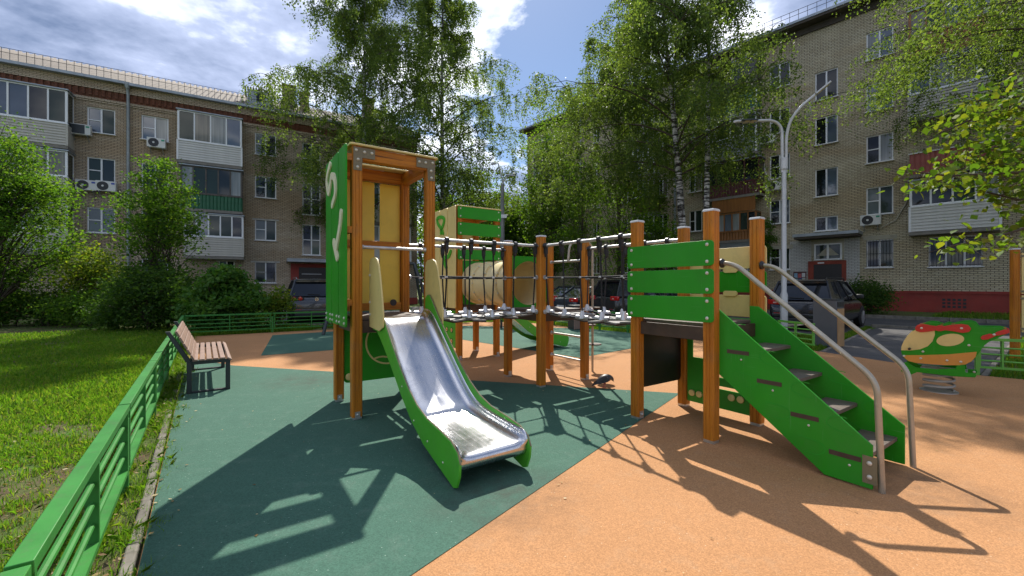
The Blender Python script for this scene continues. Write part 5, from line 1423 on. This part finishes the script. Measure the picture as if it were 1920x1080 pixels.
    MB().box((0, .02, .36), (W * .80, .10, .14)).build('bumper_skirt', TRIMB, e, bevel=.03)
    if kind != 'sedan':
        v0, v1 = Vector((0, rg, bl)), Vector((0, rt0, H - .06)); up = (v1 - v0).normalized()
        MB().bar(v0 + up * .05 + Vector((.12, -.02, 0)), v0 + up * .07 + Vector((-.30, -.02, 0)), .02, .02).build('wiper', TRIMB, e)
        MB().box((0, rt0 - .08, H - .055), (tw * 1.9, .22, .03)).build('spoiler', pm, e, bevel=.01)
    if plate:
        p = MB().box((0, .002 if kind == 'sedan' else .028, bl - .40 if kind != 'cross' else .62), (.54, .014, .13)).build('number_plate', PLATE, e)
        text_mesh(plate, .115, TRIMB, p, Matrix.Translation((0, (.002 if kind == 'sedan' else .028) - .010, bl - .40 if kind != 'cross' else .62)) @ Matrix.Rotation(R(90), 4, 'X'))
    if emblem:
        m = Matrix.Translation((0, .035, bl - .13)) @ Matrix.Rotation(R(90), 4, 'X')
        em = MB(); ring_ = [(.062 * math.cos(a), .062 * math.sin(a)) for a in np.linspace(0, 2 * math.pi, 24)]
        ribbon(em, ring_, .014, .012, m, 1, .02)
        for pts in ([(-.028, .048), (0, .008), (.028, .048)], [(-.052, .022), (-.026, -.046), (0, .0), (.026, -.046), (.052, .022)]):
            for i in range(len(pts) - 1): ribbon(em, [pts[i], pts[i + 1]], .012, .012, m, 1, .02)
        em.build('emblem', CHROME, e)
        text_mesh('TOUAREG', .055, CHROME, e, Matrix.Translation((-.52, .028, bl - .30)) @ Matrix.Rotation(R(90), 4, 'X'))
    return e
hl = math.atan2(.861, -.509)
RL = at(543, 580, 15.9)
hv = Vector((math.cos(hl), math.sin(hl))); rv = Vector((hv.y, -hv.x))
cpos = Vector((RL.x, RL.y)) + rv * .93
car((cpos.x, cpos.y, -.03), hl, 'suv', paint('dark_grey_paint', (.040, .044, .046)), 'dark grey car with round tail lights behind the fence by the slide tower', 'B876BB 190', True, True)
hr_ = math.atan2(.672, .74); hv = Vector((math.cos(hr_), math.sin(hr_))); rv = Vector((hv.y, -hv.x))
c_ = Vector((9.3, 13.75))
car((c_.x, c_.y, -.03), hr_ - R(3), 'cross', paint('black_paint', (.010, .010, .012)), 'black car parked by the building entrance behind the grey litter box', 'Y357CO', False, False)
p_ = at(1128, 600, 17.0)
car((p_.x, p_.y, -.03), R(22), 'suv', paint('anthracite_paint', (.022, .024, .027)), 'dark grey car parked behind the right rope bridge', 'M412', False, False)
p_ = at(1052, 600, 18.6)
car((p_.x, p_.y, -.03), R(36), 'sedan', paint('dark_blue_paint', (.026, .031, .040)), 'dark sedan with sloping rear window behind the middle platform', 'A210', False, False)
p_ = at(1022, 600, 22.5)
car((p_.x, p_.y, -.03), R(30), 'sedan', paint('dark_green_paint', (.018, .034, .036)), 'dark greenish sedan mostly hidden beyond the other cars', None)

# ------------------------------------------------------------------ pigeon
def pigeon():
    b = gnd(1131, 727)
    e = empty('pigeon', (b[0], b[1], .004), R(8), 'dark grey pigeon with pink feet pecking at the rubber edge', 'pigeon')
    t = NT('pigeon_plumage'); n = t.noise(t.coord('Object'), 30, 4, .6)
    pm = t.base(t.mix(n, (.012, .012, .015), (.060, .055, .058)), .45, 0, .5)
    ax = [(-.175, .030, .014, .006), (-.14, .050, .024, .010), (-.09, .075, .038, .028), (-.045, .102, .056, .050), (.0, .122, .066, .062), (.045, .134, .064, .062), (.085, .140, .052, .052), (.112, .138, .038, .038), (.130, .128, .028, .028), (.142, .112, .022, .022), (.148, .098, .014, .014), (.150, .090, .006, .006)]
    rings = []
    for i, (x, z, ry, rz_) in enumerate(ax):
        a, c = ax[max(0, i - 1)], ax[min(len(ax) - 1, i + 1)]; d = Vector((c[0] - a[0], 0, c[1] - a[1])).normalized(); up = Vector((-d.z, 0, d.x))
        rings.append([Vector((x, 0, z)) + Vector((0, ry * math.cos(q), 0)) + up * rz_ * math.sin(q) for q in np.linspace(0, 2 * math.pi, 16, False)])
    o = MB().loft(rings).build('body', pm, e, smooth=60); o.modifiers.new('s', 'SUBSURF').levels = 1
    for s_ in (-1, 1):
        w = [Vector((-.16, s_ * .022, .052)), Vector((-.06, s_ * .062, .070)), Vector((.03, s_ * .070, .095)), Vector((.075, s_ * .056, .125)), Vector((.05, s_ * .054, .158)), Vector((-.03, s_ * .052, .135)), Vector((-.12, s_ * .026, .080))]
        mb = MB().raw(w + [p + Vector((0, s_ * .008, 0)) for p in w], [tuple(range(7)), tuple(range(13, 6, -1))] + [(i, (i + 1) % 7, 7 + (i + 1) % 7, 7 + i) for i in range(7)])
        mb.build('wing', pm, e, bevel=.003)
        lg = MB().tube([(.02, s_ * .022, .075), (.022, s_ * .022, .04), (.006, s_ * .022, .008)], [.010, .005, .0045], 7)
        for a in (-.5, 0, .5, math.pi): lg.tube([(.006, s_ * .022, .007), (.006 + .028 * math.cos(a), s_ * .022 + .028 * math.sin(a), .003)], [.0045, .0025], 6)
        lg.build('leg', simple_cache('pink_foot', (.50, .13, .10)), e)
        MB().lathe([(.0035, 0), (.003, .003)], 8, Matrix.Translation((.138, s_ * .022, .122)) @ Matrix.Rotation(-s_ * R(90), 4, 'X')).build('eye', simple_cache('orange_eye', (.5, .15, .02)), e)
    MB().tube([(.147, 0, .102), (.156, 0, .084), (.158, 0, .074)], [.006, .004, .001], 8).build('beak', simple_cache('grey_beak', (.12, .11, .11)), e)
pigeon()
# ------------------------------------------------------------------ vegetation
def barkmat(name, birch):
    t = NT(name); 
    if birch:
        v = t.pos((1.2, 1.2, 9)); n = t.noise(v, 1.6, 4, .65); n2 = t.noise(t.pos((3, 3, 1.1)), 1.5, 5, .6)
        c = t.ramp(n, [(.40, (.022, .020, .018)), (.47, (.10, .095, .085)), (.53, (.50, .48, .44)), (.75, (.62, .60, .56))])
        c = t.mix(t.ramp(n2, [(.50, 0.0), (.66, .9)]), c, (.035, .030, .026))
    else:
        v = t.pos((9, 9, 2)); n = t.noise(v, 1.5, 6, .7); c = t.mix(n, (.030, .022, .015), (.12, .095, .07))
    m = t.base(c, .9, 0, .2); t.bump(n, .7, .03); return m
BARK_B, BARK_D = barkmat('birch_bark', True), barkmat('dark_bark', False)
BRANCH = barkmat('branch_bark', False)
LF_BIRCH = leafmat('birch_leaves', (.060, .100, .026), (.095, .150, .036), (.15, .20, .054), .56)
LF_MAPLE = leafmat('maple_leaves', (.055, .120, .012), (.090, .180, .018), (.14, .225, .028), .52)
LF_DARK = leafmat('dark_leaves', (.030, .072, .014), (.052, .115, .019), (.090, .165, .028), .50)
LF_MID = leafmat('shrub_leaves', (.045, .11, .013), (.080, .17, .020), (.14, .225, .030), .58)
LF_BUSH = leafmat('bush_leaves', (.045, .125, .020), (.070, .165, .026), (.11, .20, .034), .42)
LF_YEL = leafmat('yellowing_leaves', (.070, .135, .016), (.12, .185, .020), (.21, .23, .028), .55)
LF_LIND = leafmat('linden_leaves', (.060, .125, .014), (.105, .17, .018), (.19, .21, .022), .46)
GRASS = leafmat('grass_blades', (.075, .175, .013), (.115, .24, .020), (.20, .25, .042), .50, .2)
GRASSDRY = leafmat('dry_grass', (.10, .10, .03), (.19, .155, .065), (.28, .22, .11), .30, .2)

def unit(n): 
    v = rng.normal(size=(n, 3)); return v / np.linalg.norm(v, axis=1, keepdims=True)
def leaf_mesh(name, P, size, mt, droop=0.5, width=.62, flat=0.0):
    n = len(P); d = unit(n); d[:, 2] = d[:, 2] * .6 - droop; d /= np.linalg.norm(d, axis=1, keepdims=True)
    w = np.cross(d, unit(n)); w /= np.linalg.norm(w, axis=1, keepdims=True) + 1e-9
    s_ = (size * rng.uniform(.5, 1.45, n))[:, None]
    nn = np.cross(d, w)
    V = np.empty((n, 4, 3)); V[:, 0] = P; V[:, 1] = P + d * s_ * .42 + w * s_ * width / 2 + nn * s_ * .06; V[:, 2] = P + d * s_; V[:, 3] = P + d * s_ * .42 - w * s_ * width / 2 + nn * s_ * .06
    return np_mesh(name, V.reshape(-1, 3), np.arange(n * 4).reshape(n, 4), mt)

def birch(px, Y, h, spread, label, n1=38, tw=36, lean=(0, 0), lo=.22, leaf=.105, r0=.17, per=34, base=None, seed=1, hang=1.25, dark=False, taper=.55, xb=0.0):
    rnd = random.Random(seed)
    X = (px - HX) / FPX * Y if base is None else base[0]; Y = Y if base is None else base[1]
    e = empty('birch_tree', (X, Y, -.05), 0, label, 'tree', 'birch trees')
    tr = MB(); pts, rs = [], []
    ph = rnd.uniform(0, 6)
    def tp(t): return Vector((lean[0] * t + .18 * math.sin(3.2 * t + ph) * t, lean[1] * t + .15 * math.sin(4 * t + 1 + ph) * t, h * t))
    for i in range(22):
        t = i / 21; pts.append(tp(t)); rs.append(r0 * (1 - t) ** .8 * (1 + .35 * math.exp(-t * 40)) + .012)
    tr.tube(pts, rs, 12); tr.build('trunk', BARK_B if not dark else BARK_D, e, smooth=60)
    br = MB(); A = []
    for i in range(n1):
        f = lo + (.98 - lo) * (i + rnd.random() * .8) / n1; s0 = tp(f); az = i * 2.39996 + rnd.uniform(-.5, .5)
        g = (f - lo) / (1 - lo); L = spread * (0.50 + .75 * math.sin(min(1, g * 1.25 + .18) * math.pi) ** .7) * (1 - g * taper) * rnd.uniform(.7, 1.2) * (1 - xb * max(0.0, math.cos(az)))
        el = rnd.uniform(.55, 1.0) + g * .3
        ax = Vector((math.cos(az), math.sin(az), 0)); P = []
        for k in range(9):
            t = k / 8; P.append(s0 + ax * (L * t * .95) + Vector((0, 0, L * (el * t - .62 * t * t))) + Vector((rnd.uniform(-.08, .08), rnd.uniform(-.08, .08), 0)) * t)
        br.tube(P, [max(.008, r0 * .36 * (1 - f * .55) * (1 - k / 8.6)) for k in range(9)], 5, False)
        sec = [(P, L)]
        for q in range(6):
            k = rnd.randint(2, 8); s1 = P[k]; a2 = az + rnd.choice((-1, 1)) * rnd.uniform(.5, 1.2); L2 = L * rnd.uniform(.22, .5); ax2 = Vector((math.cos(a2), math.sin(a2), 0))
            P2 = [s1 + ax2 * L2 * t + Vector((0, 0, L2 * (.5 * t - .75 * t * t))) for t in np.linspace(0, 1, 5)]
            br.tube(P2, [.014, .012, .010, .008, .005], 4, False); sec.append((P2, L2))
        tot = sum(l for _, l in sec)
        for (Q, l) in sec:
            for q in range(max(2, int(tw * l / tot))):
                t = rnd.random() ** .75 * (len(Q) - 1); k = min(int(t), len(Q) - 2); s2 = Q[k].lerp(Q[k + 1], t - k)
                hl_ = hang * rnd.uniform(.3, 1.25); o2 = Vector((rnd.uniform(-.35, .35), rnd.uniform(-.35, .35), 0)) + ax * .15
                m = max(6, int(per * hl_ / hang)); tt = rng.random(m)
                c = np.array(s2)[None] + np.outer(tt, np.array(o2)) + np.stack([np.zeros(m), np.zeros(m), -hl_ * tt ** 1.35 + .12 * tt], 1) + rng.normal(0, .075, (m, 3))
                A.append(c)
    br.build('branches', BRANCH, e, smooth=60)
    link(bpy.data.objects.new('crown', leaf_mesh('crown', np.concatenate(A), leaf, LF_BIRCH, .7, .66)), e)
    return e

def bushy(name, label, base, h, rx, ry, mt, n_cl=160, per=110, leaf=.11, trunk_r=.10, lo=.12, group=None, seed=1, cl=.42, stems=1, cat='tree', shape=1.0, droop=.25, width=.62, bark=None):
    rnd = random.Random(seed); nr = np.random.default_rng(seed)
    e = empty(name, (base[0], base[1], base[2] if len(base) > 2 else -.05), 0, label, cat, group)
    tr = MB(); A = []
    lump = [(unit(1)[0], rnd.uniform(.75, 1.25)) for _ in range(9)]
    ends = []
    while len(ends) < n_cl:
        d = nr.normal(size=3); d /= np.linalg.norm(d); rr = nr.random() ** .42
        k = 1.0
        for (u, a) in lump: k += (a - 1) * max(0, float(np.dot(u, d))) ** 3 * 1.3
        p = np.array([d[0] * rx, d[1] * ry, 0]) * rr * k; z = lo * h + (1 - lo) * h * (.5 + .5 * d[2] * rr * k)
        wz = (z / h - lo) / (1 - lo); sq = math.sin(max(.02, min(.98, wz ** shape)) * math.pi) ** .35
        p[:2] *= max(.35, sq); p[2] = z
        if z > .04 * h + .05: ends.append(p)
    st = []
    for s_ in range(stems):
        a = rnd.uniform(0, 6.3); o = Vector((math.cos(a), math.sin(a), 0)) * (rx * .18 if stems > 1 else 0); tip = Vector((o.x * 2.6 + rnd.uniform(-.2, .2) * rx, o.y * 2.6, h * rnd.uniform(.72, .92)))
        P = [o.lerp(tip, t) + Vector((math.sin(t * 5 + s_), math.cos(t * 4 + s_), 0)) * .06 * rx * t for t in np.linspace(0, 1, 8)]
        tr.tube(P, [trunk_r * (1 - .85 * t) for t in np.linspace(0, 1, 8)], 8); st.append(P)
    br = MB()
    for i, p in enumerate(ends):
        P = st[i % stems]; k = min(6, max(1, int((p[2] / h) * 7 - 1.2))); s0 = P[k]; q = Vector(p); mid = s0.lerp(q, .55) + Vector((0, 0, .10 * (q - s0).length))
        br.tube([s0, mid, q], [trunk_r * .28, trunk_r * .16, .006], 4, False)
        m = int(per * rnd.uniform(.5, 1.5)); c = p[None] + np.clip(nr.normal(0, 1, (m, 3)), -1.7, 1.7) * np.array([cl, cl, cl * .62]) * rnd.uniform(.6, 1.25)
        A.append(c)
    tr.build('trunk', bark or BARK_D, e, smooth=60); br.build('branches', BRANCH, e, smooth=60)
    L = np.concatenate(A); L = L[L[:, 2] > .03]
    link(bpy.data.objects.new('crown', leaf_mesh('crown', L, leaf, mt, droop, width)), e)
    return e
def gp(px, Y): return ((px - HX) / FPX * Y, Y)

birch(676, 26.6, 23.0, 4.7, 'tall birch with hanging twigs rising behind the slide tower', seed=3, n1=52, tw=92, lo=.25, lean=(.5, 0), leaf=.105, hang=1.6, taper=.12)
birch(833, 32.5, 27.5, 5.8, 'tall birch with dark slim trunk to the right of the slide tower', seed=5, n1=54, tw=92, lo=.22, lean=(-.2, 0), leaf=.125, r0=.22, hang=1.7, taper=.2)
birch(1291, 19.6, 16.8, 5.2, 'big birch with white and black trunk before the right block', seed=8, n1=48, tw=98, lo=.38, lean=(-1.3, 0), r0=.19, leaf=.085, taper=.3, xb=.45)
birch(1318, 18.6, 16.5, 2.7, 'slimmer leaning white birch right beside the bigger one', seed=9, n1=24, tw=42, lo=.58, lean=(.7, .3), r0=.145, leaf=.088)
birch(0, 0, 16.0, 6.4, 'birch whose hanging branches fill the top right corner', seed=12, n1=46, tw=180, lo=.42, base=(18.0, 12.4), leaf=.074, r0=.2)
birch(1160, 26.0, 16.8, 4.4, 'grey green birch hiding the roofline left of the big white trunk', seed=17, n1=42, tw=80, lo=.36, lean=(.2, 0), r0=.15, leaf=.105, hang=1.4, taper=.3, dark=True)
G = 'leafy trees between the blocks'
bushy('maple_tree', 'bright green maple in front of the far balconies', gp(1034, 32), 14.5, 2.5, 2.6, LF_MAPLE, 130, 110, .17, .15, .10, G, 21, .6)
bushy('maple_tree', 'slender light green tree behind the rope bridge clamps', gp(1085, 25), 9.5, 1.9, 1.9, LF_MAPLE, 60, 100, .12, .09, .12, G, 22, .5)
bushy('maple_tree', 'light green tree just left of the big birch trunk', gp(1165, 23.5), 9.5, 2.2, 2.2, LF_MAPLE, 55, 95, .115, .10, .10, G, 23, .5)
bushy('maple_tree', 'low dark tree right behind the white birch trunks', gp(1235, 22), 5.0, 1.9, 1.9, LF_MID, 90, 90, .12, .08, .10, G, 24, .4)
bushy('maple_tree', 'light green tree left of the distant lamp post', gp(878, 38), 11.5, 3.4, 3.2, LF_MAPLE, 150, 100, .24, .15, .05, G, 25, .65)
bushy('maple_tree', 'light green tree right of the distant lamp post', gp(962, 40), 11.0, 2.9, 3.2, LF_MAPLE, 150, 100, .24, .15, .05, G, 26, .65)
bushy('maple_tree', 'far tree behind the rear tower roof', gp(818, 44), 10.5, 3.6, 3, LF_MID, 130, 90, .26, .15, .05, G, 27, .7)
bushy('maple_tree', 'farthest tree closing the gap between the blocks', gp(925, 54), 12.5, 6, 4, LF_MID, 170, 100, .32, .15, .03, G, 28, .9)
S_ = 'shrubs along the left block'
bushy('lilac_tree', 'large sunlit bushy tree at the left edge', gp(18, 15.2), 7.6, 2.1, 2.0, LF_MID, 165, 150, .095, .10, .12, S_, 31, .34, 2)
bushy('lilac_tree', 'upright leafy shrub in front of the drainpipe', gp(300, 14.6), 6.0, 1.25, 1.2, LF_MID, 90, 125, .09, .05, .30, S_, 32, .26, 3, shape=.7)
bushy('dark_shrub', 'dark dense lower shrub between lawn and round bush', gp(300, 14.4), 2.3, 1.5, 1.2, LF_DARK, 120, 130, .09, .05, .03, S_, 33, .32, 4, 'shrub')
bushy('yellow_shrub', 'yellow green shrub under the left block windows', gp(172, 16.4), 3.0, 1.2, 1.0, LF_YEL, 60, 110, .10, .05, .25, S_, 34, .34, 3, 'shrub')
bushy('round_bush', 'round dense bush behind the fence corner', gp(416, 13.75), 1.95, 1.05, .95, LF_BUSH, 130, 120, .115, .04, .05, S_, 35, .20, 3, 'shrub', .9, .45, .8)
for i, (px, Y, hh) in enumerate(((12, 15.6, 1.7), (95, 15.9, 1.5), (165, 15.5, 1.3), (228, 14.4, 1.1))):
    bushy('low_shrub', ('low shrub at the far left under the sunlit tree', 'low shrub under the sunlit tree, right of the leftmost one', 'low shrub between the sunlit tree and the dark shrub', 'smallest low shrub at the left foot of the dark shrub')[i], gp(px, Y), hh, 1.15, .8, LF_DARK if i % 2 else LF_MID, 50, 100, .09, .03, .02, S_, 40 + i, .28, 2, 'shrub')
bushy('young_shrub', 'yellowing young shrub in front of the grey car', gp(519, 14.35), 1.55, .42, .4, LF_YEL, 26, 60, .10, .02, .05, S_, 50, .16, 3, 'shrub')
bushy('fern_plant', 'leafy weeds behind the fence beside the round bush', gp(458, 13.55), .85, .8, .4, LF_MID, 40, 60, .085, .02, .02, S_, 51, .18, 3, 'plant')
bushy('entrance_bush', 'dark bush beside the entrance door of the right block', gp(1606, 19.9), 2.0, 1.15, .8, LF_DARK, 60, 100, .09, .03, .03, None, 52, .26, 3, 'shrub')
bushy('entrance_bush', 'small bush against the red plinth right of the entrance', gp(1628, 20.3), 1.6, .8, .7, LF_DARK, 40, 90, .09, .03, .03, None, 53, .24, 3, 'shrub')
bushy('wall_creeper', 'creeper climbing beside the varnished balcony', (*gp(1437, 25.6), 2.6), 3.0, .55, .3, LF_MID, 30, 60, .11, .03, .02, None, 54, .22, 2, 'plant')

# ---- linden branches hanging in at the right, close to the camera
def linden():
    e = empty('linden_tree', (10.9, 5.7, -.05), 0, 'linden branches with yellow green leaves reaching in from the right edge', 'tree')
    MB().tube([(0, 0, 0), (.05, 0, 2), (.0, .1, 4), (.1, .1, 7.5)], [.2, .16, .13, .06], 12).build('trunk', BARK_D, e)
    o0 = Vector((10.9, 5.7, -.05))
    outl = [(0, 0), (.10, .30), (.32, .44), (.58, .36), (.82, .14), (1.0, 0), (.82, -.14), (.58, -.36), (.32, -.44), (.10, -.30)]
    V = [(x, y, .10 * abs(y) - .12 * x * x) for x, y in outl] + [(.3, 0, 0), (.62, 0, -.04)]
    F = [(0, 1, 10), (1, 2, 10), (2, 3, 11, 10), (3, 4, 11), (4, 5, 11), (5, 6, 11), (6, 7, 11), (7, 8, 10, 11), (8, 9, 10), (9, 0, 10)]
    me = MB().raw(V, F).mesh('leaf', LF_LIND, 60)
    me2 = me.copy(); me2.materials[0] = LF_MAPLE
    paths = [([(2150, 300), (1960, 322), (1860, 325), (1780, 330), (1715, 322)], 4.5), ([(2150, 190), (1960, 205), (1880, 200), (1820, 225), (1760, 250)], 4.9), ([(2150, 400), (1960, 418), (1880, 440), (1830, 452), (1780, 462)], 4.3),
             ([(2150, 240), (1980, 255), (1900, 265), (1840, 285), (1790, 300)], 5.1), ([(2150, 340), (1980, 365), (1910, 375), (1850, 360)], 4.7), ([(2100, 160), (1960, 180), (1880, 182), (1830, 190)], 5.3), ([(2100, 330), (1990, 300), (1900, 298), (1820, 312), (1740, 335)], 4.8)]
    tw = MB(); spots = []
    rnd = random.Random(4)
    for pi, (pp, Y) in enumerate(paths):
        P = [at(x, y, Y + rnd.uniform(-.1, .1)) - o0 for x, y in pp]
        root = Vector((0, .1, P[0].z + .2 + .5)); Q = [root.lerp(P[0], .5) + Vector((0, 0, .2))] 
        tw.tube([root] + Q + P, [.05, .035] + [.018 - .014 * k / len(P) for k in range(len(P))], 6)
        for k in range(len(P) - 1):
            n = int((P[k + 1] - P[k]).length / .0095) if k else 14
            for i in range(n):
                t = rnd.random(); c = P[k].lerp(P[k + 1], t)
                off = Vector((rnd.gauss(-.05, .11), rnd.gauss(0, .16), rnd.gauss(-.02, .085)))
                spots.append(c + off)
                if i % 3 == 0: tw.tube([c, c + off], [.004, .002], 4, False)
    tw.build('branch', BRANCH, e)
    spots.sort(key=lambda p: p.x)
    A = []
    for i, p in enumerate(spots):
        if i < 300:
            o = link(bpy.data.objects.new('leaf', me if rnd.random() < .72 else me2), e); o.location = p; s_ = rnd.uniform(.045, .088); o.scale = (s_, s_, s_)
            o.rotation_euler = (rnd.gauss(0, .6), rnd.uniform(.1, 1.15), rnd.uniform(0, 6.28))
        else: A.append(np.array(p))
    if A:
        A = np.array(A); A = np.concatenate([A, A + rng.normal(0, .10, A.shape), A + rng.normal(0, .16, A.shape)])
        o = link(bpy.data.objects.new('leaf_mass', leaf_mesh('leaf_mass', A, .075, LF_LIND, .4, .8)), e); o['kind'] = 'stuff'
linden()

# ---- grass
def vnoise(x, y, s, seed):
    r = np.random.default_rng(seed).random((64, 64)); u, v = x / s, y / s
    i, j = np.floor(u).astype(int), np.floor(v).astype(int); fu, fv = u - i, v - j; fu = fu * fu * (3 - 2 * fu); fv = fv * fv * (3 - 2 * fv)
    g = lambda a, b: r[a % 64, b % 64]
    return (g(i, j) * (1 - fu) + g(i + 1, j) * fu) * (1 - fv) + (g(i, j + 1) * (1 - fu) + g(i + 1, j + 1) * fu) * fv
def blades(name, X, Y, Z, hgt, wid, mt, label=None, lean=.6, kind='stuff', parent=None):
    n = len(X); a = rng.uniform(0, 2 * np.pi, n); l = rng.random(n) * lean * hgt; b = rng.uniform(0, 2 * np.pi, n)
    B = np.stack([X, Y, np.full(n, Z)], 1); w = np.stack([np.cos(a), np.sin(a), np.zeros(n)], 1) * (wid / 2)[:, None]
    d = np.stack([np.cos(b), np.sin(b), np.zeros(n)], 1)
    mid = B + d * (l * .35)[:, None]; mid[:, 2] += hgt * .6; tip = B + d * l[:, None]; tip[:, 2] += hgt * (1 - .25 * l / (hgt + 1e-6))
    V = np.empty((n, 5, 3)); V[:, 0] = B - w; V[:, 1] = B + w; V[:, 2] = mid + w * .8; V[:, 3] = tip; V[:, 4] = mid - w * .8
    o = bpy.data.objects.new(name, np_mesh(name, V.reshape(-1, 3), np.arange(n * 5).reshape(n, 5), mt))
    link(o, parent); o['kind'] = kind
    if label: o['label'] = label
    return o
def lawn():
    n = 1400000; t = rng.uniform(-4, 15.5, n); d = rng.random(n) ** 1.3 * 19
    x = F0.x + FD.x * t - FN.x * d; y = F0.y + FD.y * t - FN.y * d
    dist = np.hypot(x, y); u = (x / np.maximum(y, .1)) * FPX + HX
    keep = (y > 1.0) & (u > -900) & ((u > -120) | (rng.random(n) < .35)) & (rng.random(n) < np.clip((4.6 / dist) ** 1.5, .06, 1))
    x, y, d, dist = x[keep], y[keep], d[keep], dist[keep]
    bare = vnoise(x, y, .55, 3) * .55 + vnoise(x, y, .17, 5) * .45
    near = np.clip((7.5 - dist) / 4.5, 0, 1); thr = .24 + .30 * near
    k = (bare > thr) | (rng.random(len(x)) < .20); x, y, dist, bare, near = x[k], y[k], dist[k], bare[k], near[k]
    h = rng.uniform(.025, .075, len(x)) * (1 + .3 * (bare - .4)) * np.clip(dist / 7, .85, 1.25); w = rng.uniform(.0035, .007, len(x)) * np.clip(dist / 4, 1, 3.2)
    dry = rng.random(len(x)) < (.06 + .42 * near * (bare < .58))
    blades('lawn_grass', x[~dry], y[~dry], -.05, h[~dry], w[~dry], GRASS, 'sunlit short lawn grass left of the fence', .9)
    blades('dry_lawn_grass', x[dry], y[dry], -.045, h[dry] * .55, w[dry], GRASSDRY, 'dry straw among the lawn grass', 2.2)
    print('lawn blades', len(x))
lawn()
def verge(name, poly, n, h, w, z, label, mt=None):
    P = np.array(poly); lo, hi = P.min(0), P.max(0); x = rng.uniform(lo[0], hi[0], n); y = rng.uniform(lo[1], hi[1], n)
    ins = np.zeros(n, bool); j = len(P) - 1
    for i in range(len(P)):
        c = ((P[i, 1] > y) != (P[j, 1] > y)) & (x < (P[j, 0] - P[i, 0]) * (y - P[i, 1]) / (P[j, 1] - P[i, 1] + 1e-12) + P[i, 0]); ins ^= c; j = i
    x, y = x[ins], y[ins]; k = vnoise(x, y, .9, 9) > .22; x, y = x[k], y[k]
    blades(name, x, y, z, rng.uniform(*h, len(x)), rng.uniform(*w, len(x)), mt or GRASS, label)
verge('verge_grass', [(1.6, 15.7), (2.95, 13.9), (6.6, 10.55), (6.9, 9.6), (12.6, 14.9), (9.4, 12.3), (7.2, 13.1), (3.4, 15.6), (1.6, 17.6)], 60000, (.05, .15), (.012, .022), -.05, 'grass verge between fence and parked cars')
verge('verge_grass', [(9.3, 12.1), (6.95, 9.55), (12.7, 14.9), (12.6, 15.0)], 30000, (.05, .14), (.012, .022), -.05, 'grass verge beside the footpath and the black car')
verge('verge_grass', [(7.85, 6.95), (10.3, 5.0), (22, 4.5), (15.2, 12.5)], 60000, (.05, .16), (.012, .022), -.05, 'grass behind the right fence')
verge('bed_grass', [(17.9, 18.1), (34, .5), (37, 4.5), (21.2, 20.6)], 60000, (.06, .20), (.018, .03), .10, 'shaded grass bed along the red plinth')
verge('verge_grass', [tuple(FC + E1w * .1 - Vector((0, -.1))), tuple(FC + E1w * 6.5 + Vector((0, .15))), (-3.8, 16.9), (-8.5, 14.6), (-10.4, 14.0)], 40000, (.05, .20), (.012, .022), -.05, 'weeds and grass behind the far fence')
verge('verge_grass', [(-3.6, 15.6), (-1.2, 17.0), (1.5, 16.0), (1.6, 17.7), (-1, 18.5), (-4, 16.9)], 20000, (.04, .10), (.014, .024), -.05, 'grass strip beyond the rear tower')
def kerb_tufts():
    X, Y, Hh = [], [], []
    for i in range(300):
        t = rng.uniform(-2.5, 10.5); off = rng.uniform(.03, RUBEDGE + .0) if rng.random() < .8 else rng.uniform(RUBEDGE - .03, RUBEDGE + .04); p = fl(t, off); m = rng.integers(14, 60)
        X.append(p.x + rng.normal(0, .045, m)); Y.append(p.y + rng.normal(0, .045, m)); Hh.append(rng.uniform(.03, .13, m) * (.7 + .06 * max(0, t + 2)))
    X, Y, Hh = map(np.concatenate, (X, Y, Hh))
    blades('kerb_grass', X, Y, -.04, Hh, rng.uniform(.003, .0055, len(X)), GRASS, 'long grass tufts growing along the fence and kerb', 1.3)
kerb_tufts()
def litter():
    n = 210; x = rng.uniform(-4.5, 5.5, n); y = rng.uniform(2.0, 12, n)
    k = np.array([(Vector((a, b)) - F0).dot(FN) > RUBEDGE + .05 for a, b in zip(x, y)]); x, y = x[k], y[k]
    m = 260; t = rng.uniform(-2.4, 9, m); off = np.abs(rng.normal(0, .16, m)) + .02
    x2 = F0.x + FD.x * t + FN.x * off; y2 = F0.y + FD.y * t + FN.y * off
    m3 = 500; t3 = rng.uniform(-2.4, 6, m3); o3 = -rng.random(m3) * 2.6; x3 = F0.x + FD.x * t3 + FN.x * o3; y3 = F0.y + FD.y * t3 + FN.y * o3
    def mk(name, x, y, z, s0, s1, mt, label):
        n = len(x); a = rng.uniform(0, 6.28, n); s_ = rng.uniform(s0, s1, n); d = np.stack([np.cos(a), np.sin(a), rng.uniform(-.05, .25, n)], 1) * s_[:, None]; w = np.stack([-np.sin(a), np.cos(a), rng.uniform(-.2, .3, n)], 1) * (s_ * rng.uniform(.18, .36, n))[:, None]
        P = np.stack([x, y, np.full(n, z)], 1); V = np.empty((n, 4, 3)); V[:, 0] = P; V[:, 1] = P + d * .5 + w; V[:, 2] = P + d; V[:, 3] = P + d * .5 - w; V[..., 2] = np.maximum(V[..., 2], z)
        o = link(bpy.data.objects.new(name, np_mesh(name, V.reshape(-1, 3), np.arange(n * 4).reshape(n, 4), mt))); o['kind'] = 'stuff'; o['label'] = label
    FALL = leafmat('fallen_leaves', (.16, .09, .035), (.34, .25, .11), (.55, .48, .30), .2)
    mk('fallen_leaves', x, y, .007, .010, .032, FALL, 'small fallen leaves scattered over the rubber ground')
    mk('fallen_leaves', x2, y2, .012, .02, .05, FALL, 'fallen leaves gathered along the kerb')
    mk('fallen_leaves', x3, y3, -.035, .02, .055, FALL, 'fallen leaves lying in the near lawn')
litter()
